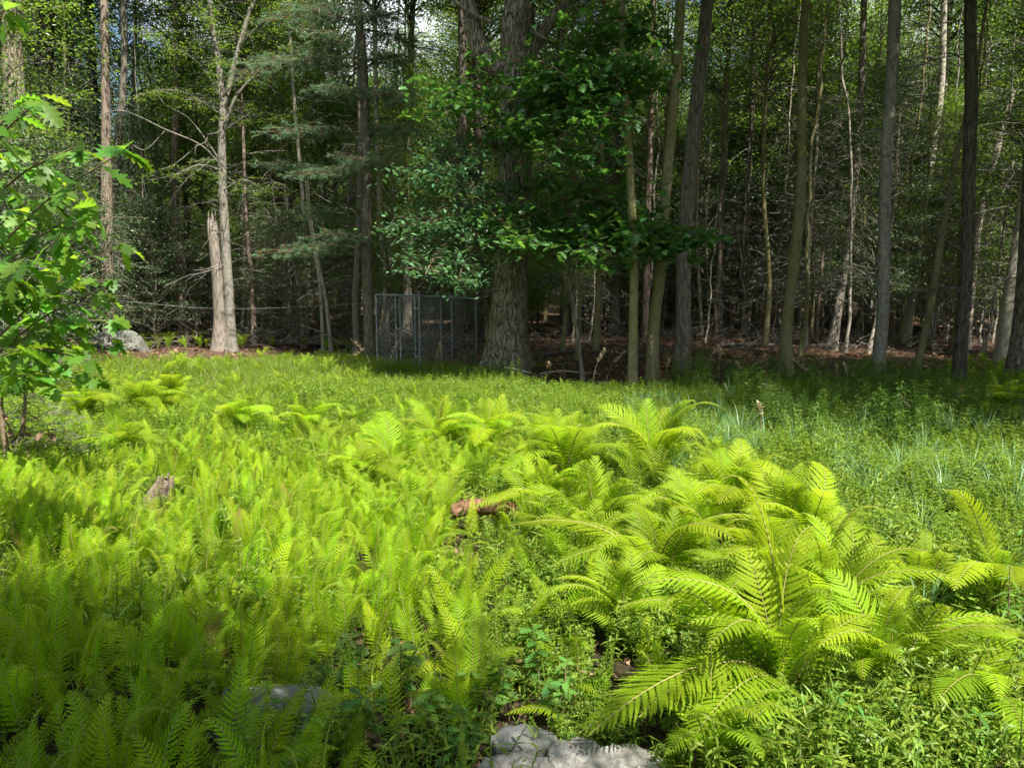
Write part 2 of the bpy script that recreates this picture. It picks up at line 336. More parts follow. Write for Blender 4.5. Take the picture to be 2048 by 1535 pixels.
# ------------------------------------------------------------------ plant part generators
def frond_mesh(name, L=1.0, reach=.6, rise=.6, pairs=26, plen=.15, pw=.022, s0=.12, shape='lance', lobes=7, seed=0, mats=None, cup=.15, notch=.25, droop=.2):
    """a fern frond: stalk from the origin going up and arching over towards +X; tip at (reach, 0, rise); pinnae both sides"""
    g = np.random.default_rng(seed); mb = MB()
    hc = max(rise, 0) * .55 + .30 * L
    C1 = np.array([reach * .08, 0, hc * .8]); C2 = np.array([reach * .55, 0, max(rise * 1.02 + .10 * L, hc * .95)])
    P0 = np.zeros(3); P3 = np.array([reach, 0, rise])
    def bz(t):
        t = np.asarray(t)[..., None]
        return (1 - t) ** 3 * P0 + 3 * (1 - t) ** 2 * t * C1 + 3 * (1 - t) * t * t * C2 + t ** 3 * P3
    tt = np.linspace(0, 1, 17); cen = bz(tt)
    cen[:, 1] += .02 * L * np.sin(tt * 3 + g.uniform(0, 6))
    seglen = np.r_[0, np.cumsum(np.linalg.norm(np.diff(cen, axis=0), axis=1))]; Lt = seglen[-1]
    V, F = tube(cen, (.0055 * (1 - tt) + .0012) * L, 3); mb.add(V, F, 1)
    S = np.array([0, 1.0, 0])
    for k in range(pairs):
        u = (k + .5) / pairs
        s = s0 + (1 - s0) * u ** .92
        c = np.array([np.interp(s * Lt, seglen, cen[:, q]) for q in range(3)])
        c2 = np.array([np.interp(min(s + .02, 1) * Lt, seglen, cen[:, q]) for q in range(3)]); c1 = np.array([np.interp((s - .02) * Lt, seglen, cen[:, q]) for q in range(3)])
        T = c2 - c1; T /= np.linalg.norm(T)
        Nn = np.cross(T, S); Nn /= np.linalg.norm(Nn)
        if Nn[2] < 0 and abs(Nn[2]) > .3: pass
        if shape == 'lance': w = min(1, (u / .38 + .30)) * (1 - max(0, (u - .42) / .58) ** 1.6) if u < .42 else (1 - ((u - .42) / .58) ** 1.7)
        else: w = min(1, u / .2 + .55) * (1 - u) ** .75
        w = max(w, .03)
        for sd in (1, -1):
            l = plen * L * w * g.uniform(.9, 1.08)
            ang = radians(g.uniform(10, 20) + 32 * u)
            D = S * sd * cos(ang) + T * sin(ang)
            up = Nn
            n = lobes
            x = np.linspace(0, 1, n + 1)
            cur = (x ** 2)[:, None]
            mid = c + l * (x[:, None] * D + cur * T * .18 + up * (cup * x[:, None] - droop * cur))
            Dx = np.cross(up, D); Dx /= np.linalg.norm(Dx) + 1e-9
            hw = pw * L * (.35 + .65 * min(1, w + .2)) * np.minimum(1, (x + .25) * 2.2) * (1 - x ** 2.2)
            hm = (hw[:-1] + hw[1:]) / 2
            Vs, Fs = [], []
            for side in (1, -1):
                a, b = mid[:-1], mid[1:]
                tip = b - a
                o1 = a + tip * (.03 + notch * .3) + Dx * side * hm[:, None]; o2 = a + tip * (1.0 - notch * .35) + Dx * side * hm[:, None] * .97
                base = len(Vs) * 1
                Vq = np.stack([a, b, o2, o1], 1).reshape(-1, 3)
                Fq = np.arange(len(Vq)).reshape(-1, 4)
                if side == -1: Fq = Fq[:, ::-1]
                mb.add(Vq, Fq, 0)
    return mb.mesh(name, mats or [M['bigfern'], M['rachis']])

def leaf_template(stations, fold=.12, droop=.18):
    """stations (x, half width, x of the edge point); leaf along +X, face up +Z"""
    s = np.array(stations); n = len(s)
    z = -droop * s[:, 0] ** 2
    mid = np.stack([s[:, 0], 0 * z, z], 1)
    Vv = [mid]
    for sd in (1, -1):
        Vv.append(np.stack([s[:, 2], sd * s[:, 1], z + fold * s[:, 1] - .1 * s[:, 1] ** 2], 1))
    V = np.concatenate(Vv); i = np.arange(n - 1)
    F = np.concatenate([np.stack([i, i + 1, n + i + 1, n + i], 1), np.stack([2 * n + i, 2 * n + i + 1, i + 1, i], 1)])
    return V, F
OAK = leaf_template([(0, .01, 0), (.12, .05, .12), (.2, .16, .26), (.27, .07, .30), (.38, .30, .48), (.46, .10, .50), (.56, .34, .72), (.66, .12, .70), (.74, .25, .90), (.84, .09, .86), (.92, .10, .98), (1, .005, 1)])
MAPLE = leaf_template([(0, .01, 0), (.04, .22, -.06), (.16, .34, .10), (.25, .20, .25), (.36, .50, .50), (.48, .30, .50), (.56, .22, .52), (.68, .26, .78), (.8, .10, .82), (1, .005, 1)])
OVATE = leaf_template([(0, .01, 0), (.15, .16, .15), (.35, .26, .38), (.6, .22, .63), (.8, .11, .83), (1, .004, 1)])
LANCE = leaf_template([(0, .01, 0), (.3, .09, .3), (.6, .08, .6), (1, .003, 1)], fold=.2, droop=.35)
SPIKE = leaf_template([(0, .01, 0), (.35, .12, .35), (.7, .08, .7), (1, .003, 1)], fold=.2, droop=.3)
DIAM = leaf_template([(0, .02, 0), (.45, .26, .45), (1, .01, 1)], fold=.25, droop=.1)
TRI = (np.array([[0, 0, 0], [.45, .24, .05], [1, 0, -.05], [.45, -.24, .05]], float), np.array([[0, 1, 2, 3]]))
def place(tmpl, P, az, pit, roll, scl):
    """many copies of a leaf template: returns V, F"""
    V, F = tmpl; P = np.asarray(P, float); n = len(P)
    az, pit, roll, scl = [np.broadcast_to(np.asarray(q, float), (n,)) for q in (az, pit, roll, scl)]
    X0, Y0, Z0 = V[:, 0][None], V[:, 1][None], V[:, 2][None]
    cr, sr = np.cos(roll)[:, None], np.sin(roll)[:, None]
    y1 = Y0 * cr - Z0 * sr; z1 = Y0 * sr + Z0 * cr; x1 = X0 + 0 * y1
    cp, sp = np.cos(pit)[:, None], np.sin(pit)[:, None]
    x2 = x1 * cp - z1 * sp; z2 = x1 * sp + z1 * cp
    ca, sa = np.cos(az)[:, None], np.sin(az)[:, None]
    x3 = x2 * ca - y1 * sa; y3 = x2 * sa + y1 * ca
    out = np.stack([x3, y3, z2], -1) * scl[:, None, None] + P[:, None]
    FF = F[None] + (np.arange(n) * len(V))[:, None, None]
    return out.reshape(-1, 3), FF.reshape(-1, F.shape[1])

def crown_mesh(name, seed, z0, z1, rad, nclump, per, leaf, mat, limb_mat, flat=.35, spread=.42, tmpl=TRI, top=.35, tilt=.6):
    """foliage in layered sprays round a trunk, plus the limbs that carry them"""
    g = np.random.default_rng(seed)
    u = g.uniform(0, 1, nclump); z = z0 + (z1 - z0) * u
    prof = np.sin(pi * np.clip(u * .85 + .12, 0, 1)) ** .6 * (1 - top * u)
    r = rad * prof * np.sqrt(g.uniform(.06, 1, nclump)); a = g.uniform(0, 2 * pi, nclump)
    C = np.stack([r * np.cos(a), r * np.sin(a), z + .12 * r], 1)
    sig = spread * g.uniform(.6, 1.5, nclump)
    P = np.repeat(C, per, 0) + g.normal(0, 1, (nclump * per, 3)) * (np.repeat(sig, per)[:, None] * np.array([1, 1, flat]))
    n = len(P)
    fm = MB(); fm.add(*place(tmpl, P, g.uniform(0, 2 * pi, n), g.normal(-.15, .4, n), g.normal(0, tilt, n), leaf * g.uniform(.6, 1.25, n)), smooth=False)
    lm = MB()
    for k in range(0, nclump, 1 if nclump < 130 else 2):
        c = C[k]; h0 = max(c[2] - .25 - .45 * r[k], z0 * .8)
        p = np.array([[0, 0, h0], c * [.35, .35, 0] + [0, 0, h0 + (c[2] - h0) * .55], c * [.7, .7, 0] + [0, 0, h0 + (c[2] - h0) * .85], c])
        lm.add(*tube(p, np.array([.035, .026, .016, .006]) * (rad / 3), 4))
        for q in range(3):
            e = c + g.normal(0, 1, 3) * sig[k] * [1.1, 1.1, .4]
            lm.add(*tube(np.array([c * .8 + p[2] * .2, (c + e) / 2, e]), [.008, .006, .003], 3))
    return fm.mesh(name, mat), lm.mesh(name + '_limbs', limb_mat)
def dead_branch_mesh(name, seed, z0, z1, n, lmin, lmax, mat, rise=.15, sub=6):
    g = np.random.default_rng(seed); mb = MB()
    for k in range(n):
        z = g.uniform(z0, z1); a = g.uniform(0, 2 * pi); l = g.uniform(lmin, lmax); d = np.array([cos(a), sin(a), 0])
        el = g.normal(rise, .22); bend = g.normal(-.25, .3); sw = g.normal(0, .25) * np.array([-sin(a), cos(a), 0])
        t = np.linspace(0, 1, 6)[:, None]
        p = [0, 0, z] + l * (t * d + t * t * sw * .6) + l * np.array([0, 0, 1]) * (t * el + t * t * bend)
        p[1:] += g.normal(0, .025 * l, (5, 3))
        mb.add(*tube(p, np.linspace(.013, .004, 6) * (.7 + l * .25), 3))
        for q in range(g.integers(2, sub + 1)):
            s = g.uniform(.25, .95); i = int(s * 5); b = p[i] + (p[min(i + 1, 5)] - p[i]) * (s * 5 - i)
            dd = (p[-1] - p[0]) / l; side = np.cross(dd, [0, 0, 1]) * g.choice([-1, 1])
            e = dd * .6 + side * g.uniform(.3, 1) + np.array([0, 0, g.normal(0, .3)])
            ll = l * g.uniform(.15, .45) * (1.1 - s * .6)
            mb.add(*tube(np.array([b, b + e * ll * .5 + g.normal(0, .02, 3), b + e * ll + [0, 0, g.normal(-.03, .08)]]), [.006, .0045, .0025], 3))
    return mb.mesh(name, mat)
def rock_mesh(name, seed, mat, sx=1, sy=1, sz=.5, n=26, amp=.22, flat=False):
    g = np.random.default_rng(seed)
    th = np.linspace(0, pi, n)[:, None]; ph = np.linspace(0, 2 * pi, 2 * n, endpoint=False)[None]
    D = np.stack([np.sin(th) * np.cos(ph), np.sin(th) * np.sin(ph), np.cos(th) + 0 * ph], -1)
    r = np.ones(D.shape[:2])
    for k in range(34):
        v = g.normal(0, 1, 3); v /= np.linalg.norm(v); f = g.uniform(1, 11)
        r += amp / (1 + f * .55) * np.sin(f * (D @ v) * 1.6 + g.uniform(0, 6))
    for k in range(9):     # broken faces
        v = g.normal(0, 1, 3); v[2] = abs(v[2]); v /= np.linalg.norm(v); d = g.uniform(.62, .9)
        r = np.minimum(r, d / np.maximum(D @ v, .01))
    V = D * r[..., None] * [sx, sy, sz]
    if flat: V[..., 2] = np.sign(V[..., 2]) * sz * np.tanh(np.abs(V[..., 2]) / sz * 2.2) * .8 + .02 * np.sin(V[..., 0] * 9) * sz
    m = 2 * n; i = np.arange(n - 1)[:, None] * m; j = np.arange(m)[None]; k = (j + 1) % m
    F = np.stack([i + j, i + m + j, i + m + k, i + k], -1).reshape(-1, 4)
    mb = MB(); mb.add(V.reshape(-1, 3), F, smooth=not flat)
    return mb.mesh(name, mat)

def slab_mesh(name, seed, mat, sx, sy, h):
    g = np.random.default_rng(seed); n = 72; a = np.linspace(0, 2 * pi, n, endpoint=False)
    m = g.integers(6, 9); ca = np.sort((np.arange(m) + g.uniform(-.3, .3, m)) * 2 * pi / m); cr = g.uniform(.82, 1.12, m)     # corners of a broken slab
    cx_, cy_ = cr * np.cos(ca), cr * np.sin(ca); r = np.full(n, 9.0)
    for k in range(m):
        x1, y1, x2, y2 = cx_[k], cy_[k], cx_[(k + 1) % m], cy_[(k + 1) % m]; nx_, ny_ = y2 - y1, x1 - x2; d = nx_ * x1 + ny_ * y1; q = nx_ * np.cos(a) + ny_ * np.sin(a)
        with np.errstate(divide='ignore', invalid='ignore'): t = np.where(q * np.sign(d) > 1e-6, d / q, 9.0)
        r = np.minimum(r, np.where(t > 0, t, 9.0))
    r = np.minimum(r, 1.3) * (1 + .012 * g.normal(0, 1, n)); R_ = []
    for f, z in ((.04, 1), (.2, 1), (.36, 1), (.52, 1), (.68, 1), (.82, 1), (.92, .985), (.975, .93), (1.0, .80), (1.01, .5), (.99, .2), (1.02, -.4), (.9, -1)):
        x = sx * r * f * np.cos(a); y = sy * r * f * np.sin(a); top_ = z > .7
        nz = sum(.018 / k * np.sin(x * 23 * k + y * 17 * k * (1 if k % 2 else -1) + g_) for k, g_ in zip((1, 2, 3, 5), (1.0, 2.2, 4.0, .7)))
        R_.append(np.stack([x * (1 + .03 * g.normal(0, 1, n) * (f > .9)), y * (1 + .03 * g.normal(0, 1, n) * (f > .9)), h * z + nz * (.5 if top_ else .2) + .0018 * g.normal(0, 1, n)], 1))
    V = np.concatenate(R_); k = len(R_); i = np.arange(k - 1)[:, None] * n; j = np.arange(n)[None]; j2 = (j + 1) % n
    F = np.stack([i + j, i + n + j, i + n + j2, i + j2], -1).reshape(-1, 4)
    mb = MB(); mb.add(V, F, smooth=True); mb.add(np.vstack([R_[0], R_[0].mean(0)]), np.array([[q, (q + 1) % n, n] for q in range(n)]), smooth=True)
    return mb.mesh(name, mat)
# ------------------------------------------------------------------ forest: shared crowns, limbs, trunks
LM = M['twig']
TALL = [crown_mesh('tall_crown', 20 + k, 6.5, 17, 3.3, 210, 125, .12, M[['canopy', 'canopy2', 'canopy', 'canopy2'][k]], M['darkbark'], spread=.55) for k in range(4)]
MID = [crown_mesh('mid_crown', 30 + k, 2.4, 12, 2.5, 150, 120, .10, M[['canopy', 'hemlock', 'canopy2'][k]], M['greybark'], spread=.42) for k in range(3)]
LOW = [crown_mesh('low_crown', 40 + k, .7, 5.5, 1.9, 90, 110, .085, M[['canopy2', 'hemlock', 'canopy'][k]], M['greybark'], spread=.34, flat=.22) for k in range(3)]
DEAD = [dead_branch_mesh('dead_branches', 50 + k, 1.4, 11.5, 70, .5, 1.9, LM) for k in range(4)]
DEADLOW = [dead_branch_mesh('low_dead_branches', 60 + k, .3, 5.0, 60, .4, 1.5, LM, sub=8) for k in range(2)]
def plain_trunk(name, seed, h, r, mat):
    g = np.random.default_rng(seed); n = 26; z = np.linspace(0, h, n)
    w = np.cumsum(g.normal(0, .045, (n, 2)), 0); w -= w[0]
    P = np.stack([w[:, 0], w[:, 1], z - .15], 1)
    R = r * (1 - .75 * z / h) + r * .45 * np.exp(-z / .25)
    mb = MB(); mb.add(*tube(P, R, 12, .05, seed)); return mb.mesh(name, mat)
TR = [plain_trunk('trunk', 70 + k, 16.5, [.13, .09, .17, .11, .14, .10][k], M[['greybark', 'mossbark', 'darkbark', 'lichen', 'palebark', 'redbark'][k]]) for k in range(6)]
TRS = [plain_trunk('thin_trunk', 80 + k, 6.5, .04, M[['greybark', 'palebark'][k]]) for k in range(2)]

ROUGH = {'oakbark': .06}
def traced_tree(name, label, Y, pts, bark, H=16, crown=None, dead=None, group=None, seg=16, flare=.5, cat='tree', lean_y=0.0, top_px=True, gy=None, crown_z=0, crown_s=1.0):
    """pts: (px, py, width px) from the foot upwards, all at the tree's distance Y"""
    P = []; R = []
    for k, (px, py, w) in enumerate(pts):
        p = at(px, py, Y); P.append(p); R.append(w / 2 * Y / FPX * .9)
    P = np.array(P); x0 = P[0][0]; gz = G(x0, Y)
    P[0][2] = gz - .1
    if H and P[-1][2] < H:
        d = P[-1] - P[-2]; d /= np.linalg.norm(d); k = H - P[-1][2]
        e = P[-1] + np.array([d[0] * .5 * k, 0, k]); P = np.vstack([P, (P[-1] + e) / 2 + [d[0] * k * .12, 0, 0], e]); R += [R[-1] * .62, R[-1] * .15]
    P[:, 1] += lean_y * (P[:, 2] - gz)
    n = max(24, int((P[-1][2] - gz) * 3.2))
    path = smooth_path(P, n); g = np.random.default_rng(int(pts[0][0] * 7 + pts[0][1]))
    wob = np.cumsum(g.normal(0, .006, (n, 2)), 0); path[:, :2] += wob * np.minimum(1, np.arange(n) / 6)[:, None] * .6
    RR = np.interp(np.linspace(0, len(P) - 1, n), np.arange(len(P)), R)
    hh = path[:, 2] - gz
    RR = RR * (1 + flare * np.exp(-np.maximum(hh, 0) / (.25 + R[0] * .6)))
    root = empty(name, (x0, Y, gz)); tag(root, label, cat, group)
    mb = MB(); mb.add(*tube(path - [x0, Y, gz], RR, seg, .045, int(x0 * 10) % 97))
    inst('trunk', mb.mesh('trunk', M[bark]), root)
    if dead is not None: inst('branches', DEAD[dead % 4], root, rot=(0, 0, g.uniform(0, 6.3)), scale=(1, 1, g.uniform(.85, 1.1)))
    if crown is not None:
        kind, idx = crown; lst = {'tall': TALL, 'mid': MID, 'low': LOW}[kind]
        i = min(range(n), key=lambda q: abs(hh[q] - (9 if kind == 'tall' else 5)))
        off = path[i] - [x0, Y, gz]; rz = g.uniform(0, 6.3); sc = crown_s * g.uniform(.9, 1.1)
        crown_z = max(0.0, CZ + .40 * Y - 6.5) if kind == 'tall' else max(0, CZ + .40 * Y - 6)
        crown_z = min(crown_z, 6)
        fo, li = lst[idx % len(lst)]
        if Y < 20 and x0 > -3: off = off + [0, -3.2 if x0 > 5.5 else -.8, 0]; sc *= 1.2 if x0 > 5.5 else 1
        inst('limbs', li, root, (off[0], off[1], crown_z), (0, 0, rz), sc); inst('crown', fo, root, (off[0], off[1], crown_z), (0, 0, rz), sc)
    return root, path, RR

#  name, label, Y, pts, bark, H, crown, dead
TREES = [
 ('cedar_tree', 'straight brown stringy-barked trunk rising just beside the mossy boulder', 24.5, [(218, 708, 22), (214, 500, 26), (213, 250, 19), (209, 0, 16)], 'redbark', 15, None, None),
 ('tree', 'smooth brown trunk directly behind the mossy boulder leaning left', 27, [(255, 694, 22), (238, 540, 20), (228, 400, 17), (246, 150, 14), (246, 0, 12)], 'greybark', 16, ('tall', 0), 0),
 ('tree', 'thin mottled trunk right of the mossy boulder', 29, [(285, 690, 14), (276, 560, 13), (262, 380, 11), (268, 100, 9)], 'lichen', 13, ('mid', 0), 1),
 ('tree', 'brown trunk between the boulder and the broken snag, lit low on its side', 28, [(368, 672, 18), (360, 540, 18), (350, 420, 17), (352, 120, 14), (350, 0, 13)], 'redbark', 16, ('tall', 1), 2),
 ('tree', 'slender brown trunk just right of the snag pair', 25.5, [(508, 690, 12), (503, 560, 10), (492, 450, 8), (486, 300, 7)], 'redbark', 9, None, 3),
 ('sapling', 'short pale stem, leftmost of three under the lit pine bough', 26, [(606, 660, 8), (600, 600, 7), (586, 520, 5)], 'palebark', 5, None, None),
 ('sapling', 'pale stem, middle of three under the lit pine bough', 25, [(646, 660, 9), (640, 570, 8), (628, 500, 6)], 'palebark', 6, None, None),
 ('sapling', 'pale stem, rightmost of three under the lit pine bough', 25, [(662, 664, 9), (650, 590, 8), (636, 520, 6)], 'palebark', 6, None, None),
 ('tree', 'pale mottled trunk just left of the long-needled pine', 24.5, [(712, 694, 15), (711, 600, 14), (717, 480, 13), (722, 280, 12), (716, 0, 10)], 'lichen', 15, ('tall', 2), 1),
 ('tree', 'pale lit trunk rising behind the wire kennel left end', 29, [(776, 690, 12), (768, 560, 13), (760, 420, 12), (754, 200, 11), (750, 0, 9)], 'palebark', 16, ('tall', 3), 0),
 ('tree', 'dark trunk behind the kennel whose upper length is sunlit pinkish grey', 33, [(815, 672, 20), (812, 450, 18), (818, 260, 15), (822, 120, 13), (826, 0, 12)], 'lichen', 18, ('tall', 0), 2),
 ('tree', 'dark trunk standing inside the wire kennel left of the great oak', 27, [(914, 706, 26), (917, 600, 24), (922, 400, 22), (926, 150, 18), (924, 0, 17)], 'darkbark', 17, ('tall', 1), None),
 ('tree', 'dark straight trunk seen through the kennel beside the great oak', 30, [(958, 690, 20), (958, 560, 19), (956, 300, 17), (950, 0, 15)], 'darkbark', 17, ('tall', 2), 3),
 ('tree', 'dark trunk close behind and touching the right side of the great oak', 18.9, [(1045, 742, 40), (1040, 620, 36), (1046, 450, 33), (1052, 250, 30), (1060, 0, 26)], 'oakbark', 14, None, None),
 ('tree', 'thick dark trunk in shade just right of the great oak', 31, [(1132, 678, 26), (1130, 600, 25), (1124, 480, 22), (1118, 200, 18), (1120, 0, 16)], 'darkbark', 18, ('tall', 3), 1),
 ('sapling', 'thin leaning bare sapling between the great oak and the mossy trunks', 16.5, [(1166, 762, 9), (1160, 700, 8), (1146, 600, 7), (1130, 530, 6), (1118, 500, 5)], 'greybark', 3.2, None, None),
 ('tree', 'slim mossy green trunk with dark knots, nearer left one of a pair', 14.9, [(1264, 788, 20), (1268, 660, 20), (1270, 500, 19), (1262, 330, 18), (1254, 150, 16), (1250, 0, 15)], 'mossbark', 13, ('tall', 0), None),
 ('tree', 'curving yellow-mossed trunk right of the slim knotted one', 15.9, [(1305, 775, 27), (1308, 660, 26), (1320, 540, 25), (1330, 380, 24), (1345, 220, 22), (1358, 60, 21), (1362, 0, 20)], 'mossbark', 14, ('tall', 1), None),
 ('tree', 'thick ridged grey-brown trunk catching sun on its right edge', 19.2, [(1364, 752, 34), (1366, 620, 32), (1368, 480, 31), (1382, 300, 30), (1402, 120, 28), (1414, 0, 27)], 'greybark', 16, ('tall', 2), None),
 ('tree', 'bare straight stem behind the thick ridged trunk, sunlit at its foot', 29, [(1404, 670, 7), (1398, 560, 7), (1394, 450, 6), (1400, 200, 6)], 'palebark', 11, None, 1),
 ('tree', 'grey pole-like trunk right of the thick ridged trunk', 27, [(1438, 690, 13), (1440, 560, 13), (1444, 400, 12), (1452, 200, 11), (1462, 0, 10)], 'greybark', 15, ('mid', 1), 3),
 ('tree', 'narrow dark trunk left of the mossy leaning pole', 24, [(1528, 705, 12), (1538, 560, 11), (1526, 380, 10), (1530, 200, 9), (1540, 0, 8)], 'mossbark', 13, ('mid', 2), 2),
 ('tree', 'tall pale moss-green pole curving right as it rises, mid wood', 17.6, [(1570, 765, 28), (1574, 660, 26), (1590, 520, 24), (1604, 380, 21), (1607, 200, 19), (1614, 0, 17)], 'mossbark', 15, ('tall', 3), None),
 ('tree', 'wiry grey stem just right of the moss-green pole', 24, [(1612, 700, 7), (1614, 600, 7), (1620, 480, 6), (1632, 300, 6), (1636, 120, 5)], 'palebark', 10, None, 2),
 ('tree', 'grey trunk leaning right with a sunlit middle, between two poles', 23, [(1660, 722, 22), (1672, 640, 20), (1692, 520, 18), (1706, 400, 17), (1722, 200, 14), (1728, 0, 13)], 'greybark', 15, ('tall', 0), 0),
 ('tree', 'speckled grey lichened trunk standing nearest among the weeds', 14.9, [(1753, 790, 28), (1760, 660, 27), (1765, 480, 26), (1772, 300, 25), (1784, 120, 25), (1790, 0, 25)], 'lichen', 13, ('tall', 1), 1),
 ('tree', 'reddish bare trunk sunlit at its foot behind the speckled trunk', 30, [(1782, 680, 16), (1780, 600, 12), (1781, 520, 11), (1790, 380, 10)], 'redbark', 9, None, 3),
 ('tree', 'rough pale leaning trunk with peeling bark beyond the weeds', 29, [(1812, 676, 18), (1824, 600, 17), (1838, 520, 16), (1846, 420, 15), (1880, 200, 13), (1888, 0, 12)], 'palebark', 15, ('tall', 2), 2),
 ('tree', 'dark trunk with one white sunlit stretch high up', 33, [(1856, 672, 14), (1868, 560, 14), (1878, 300, 15), (1890, 120, 14), (1896, 0, 13)], 'palebark', 16, ('tall', 3), 0),
 ('tree', 'yellowish mossy stem slanting right across the dark trunk', 16, [(1826, 785, 16), (1844, 690, 15), (1864, 590, 15), (1884, 470, 13), (1912, 320, 11), (1950, 160, 8), (1966, 60, 6)], 'mossbark', 8.5, None, 0),
 ('tree', 'dark straight trunk in front of the yellowish slanting stem', 15.2, [(1914, 785, 28), (1922, 680, 28), (1934, 520, 27), (1938, 380, 26), (1944, 200, 25), (1942, 0, 23)], 'darkbark', 14, ('tall', 0), 3),
 ('snag', 'pale fallen-looking dead trunk leaning steeply right in full sun', 27, [(1935, 640, 17), (1950, 500, 17), (1966, 400, 16), (1990, 310, 15), (2012, 230, 13), (2026, 180, 10)], 'palebark', 0, None, 2),
 ('tree', 'pale grey trunk in bright sun beside the lit fern patch', 21, [(2004, 728, 32), (2014, 640, 30), (2030, 540, 29), (2044, 460, 27), (2064, 300, 24), (2080, 60, 20)], 'palebark', 15, ('tall', 1), 1),
 ('tree', 'massive dark trunk at the right edge, lit fern patch at its foot', 17.5, [(2040, 770, 56), (2046, 700, 50), (2060, 560, 46), (2070, 300, 40), (2076, 0, 36)], 'oakbark', 15, ('tall', 2), 0),
 ('tree', 'thick dark furrowed trunk behind the bright oak sapling', 26, [(42, 700, 52), (40, 500, 48), (36, 300, 46), (26, 100, 40), (22, 0, 38)], 'oakbark', 18, ('tall', 3), 1),
 ('tree', 'dark trunk, middle one of three behind the bright oak sapling', 29, [(98, 690, 36), (96, 450, 34), (92, 250, 33), (90, 0, 28)], 'darkbark', 18, ('tall', 0), 2),
 ('tree', 'dark trunk between the oak sapling and the stringy-barked cedar', 31, [(186, 680, 24), (190, 400, 22), (184, 150, 19), (178, 0, 18)], 'darkbark', 17, ('tall', 1), 3),
 ('tree', 'grey trunk with thin pale stem above, left of the pine boughs', 31, [(540, 676, 9), (536, 500, 9), (534, 350, 9), (540, 190, 9), (544, 100, 7)], 'lichen', 13, ('mid', 0), 1),
 ('tree', 'slim lit stem behind the dark pine sprays', 27, [(612, 560, 8), (604, 400, 8), (592, 260, 8), (582, 120, 7)], 'palebark', 11, None, 0),
 ('tree', 'dark thin trunk between the great oak and the mossy pair, upper part sunlit', 30, [(1228, 690, 22), (1232, 520, 20), (1238, 300, 18), (1230, 120, 17), (1228, 0, 16)], 'lichen', 17, ('tall', 2), 2),
 ('tree', 'dark slender trunk left of the slim knotted trunk', 24, [(1192, 720, 12), (1196, 560, 12), (1204, 350, 11), (1206, 100, 10)], 'mossbark', 14, ('mid', 1), 1),
 ('tree', 'brown trunk seen between the mossy pair', 26, [(1290, 705, 15), (1292, 560, 15), (1296, 400, 14), (1302, 200, 13), (1306, 0, 12)], 'redbark', 15, ('mid', 2), None),
 ('tree', 'dark trunk with sunlit top leaning right beyond the mossy pole', 31, [(1484, 690, 14), (1486, 500, 13), (1500, 300, 12), (1508, 100, 11)], 'darkbark', 16, ('tall', 3), 3),
]
for (nm, lb, Y, pts, bark, H, crn, dd) in TREES:
    traced_tree(nm, lb, Y, pts, bark, H, crn, dd)

# snag pair: a broken dead trunk and a mottled forked tree beside it
rt, path, RR = traced_tree('snag', 'broken weathered dead trunk with split jagged top, touching a mottled tree', 23.6, [(440, 703, 30), (440, 640, 26), (436, 560, 25), (430, 500, 24), (427, 455, 20), (424, 440, 9)], 'deadwood', 0, None, None)
g = np.random.default_rng(3)
for k in range(7):   # splinters of the broken top
    b = path[-3] - np.array(rt.location) + [g.uniform(-.12, .12), g.uniform(-.1, .1), 0]
    mb = MB(); mb.add(*tube(np.array([b - [0, 0, .5], b, b + [g.uniform(-.05, .03), 0, g.uniform(.15, .5)]]), [.05, .04, .004], 5, .1, k)); inst('splinter', mb.mesh('splinter', M['deadwood']), rt)
rt, path, RR = traced_tree('forked_tree', 'mottled grey tree joined to the broken snag, forking high up', 23.7, [(462, 703, 24), (458, 600, 22), (450, 480, 20), (444, 330, 17), (446, 200, 15)], 'lichen', 0, None, 1)
def limb(root, pts, Y, w0, w1, bark, name='limb', seg=10, dy=0.0, extend=None):
    P = np.array([at(px, py, Y + dy * k) for k, (px, py) in enumerate(pts)])
    if extend is not None: P = np.vstack([P, P[-1] + extend])
    n = 6 * len(P); pa = smooth_path(P, n); g = np.random.default_rng(int(pts[0][0]))
    pa += np.cumsum(g.normal(0, .008, (n, 3)), 0) * .5
    R = np.linspace(w0, w1, n) / 2 * Y / FPX
    mb = MB(); mb.add(*tube(pa - np.array(root.location), R, seg, .04, 3)); return inst(name, mb.mesh(name, M[bark]), root), pa
limb(rt, [(446, 215), (438, 130), (424, 50), (420, 0)], 23.7, 13, 7, 'lichen', extend=[-.5, 0, 4])
limb(rt, [(448, 215), (462, 160), (480, 90), (500, 20), (508, 0)], 23.7, 11, 6, 'lichen', extend=[.8, 0, 3])
limb(rt, [(448, 260), (470, 200), (510, 150), (540, 110)], 23.7, 8, 3, 'twig')
limb(rt, [(442, 330), (400, 290), (330, 260), (250, 225), (200, 232)], 23.7, 3.5, 1.5, 'twig', dy=-.3)
limb(rt, [(330, 262), (290, 300), (262, 290)], 23.2, 2.5, 1, 'twig')
limb(rt, [(400, 288), (350, 330), (322, 340)], 23.5, 2.5, 1, 'twig')
limb(rt, [(440, 320), (380, 240), (320, 200), (300, 120)], 23.7, 3, 1.3, 'twig', dy=.3)
fo, li = TALL[2]; inst('crown', fo, rt, (.2, 0, 4.8), (0, 0, 2), 1.0); inst('limbs', li, rt, (.2, 0, 4.8), (0, 0, 2), 1.0)

FORK = rt
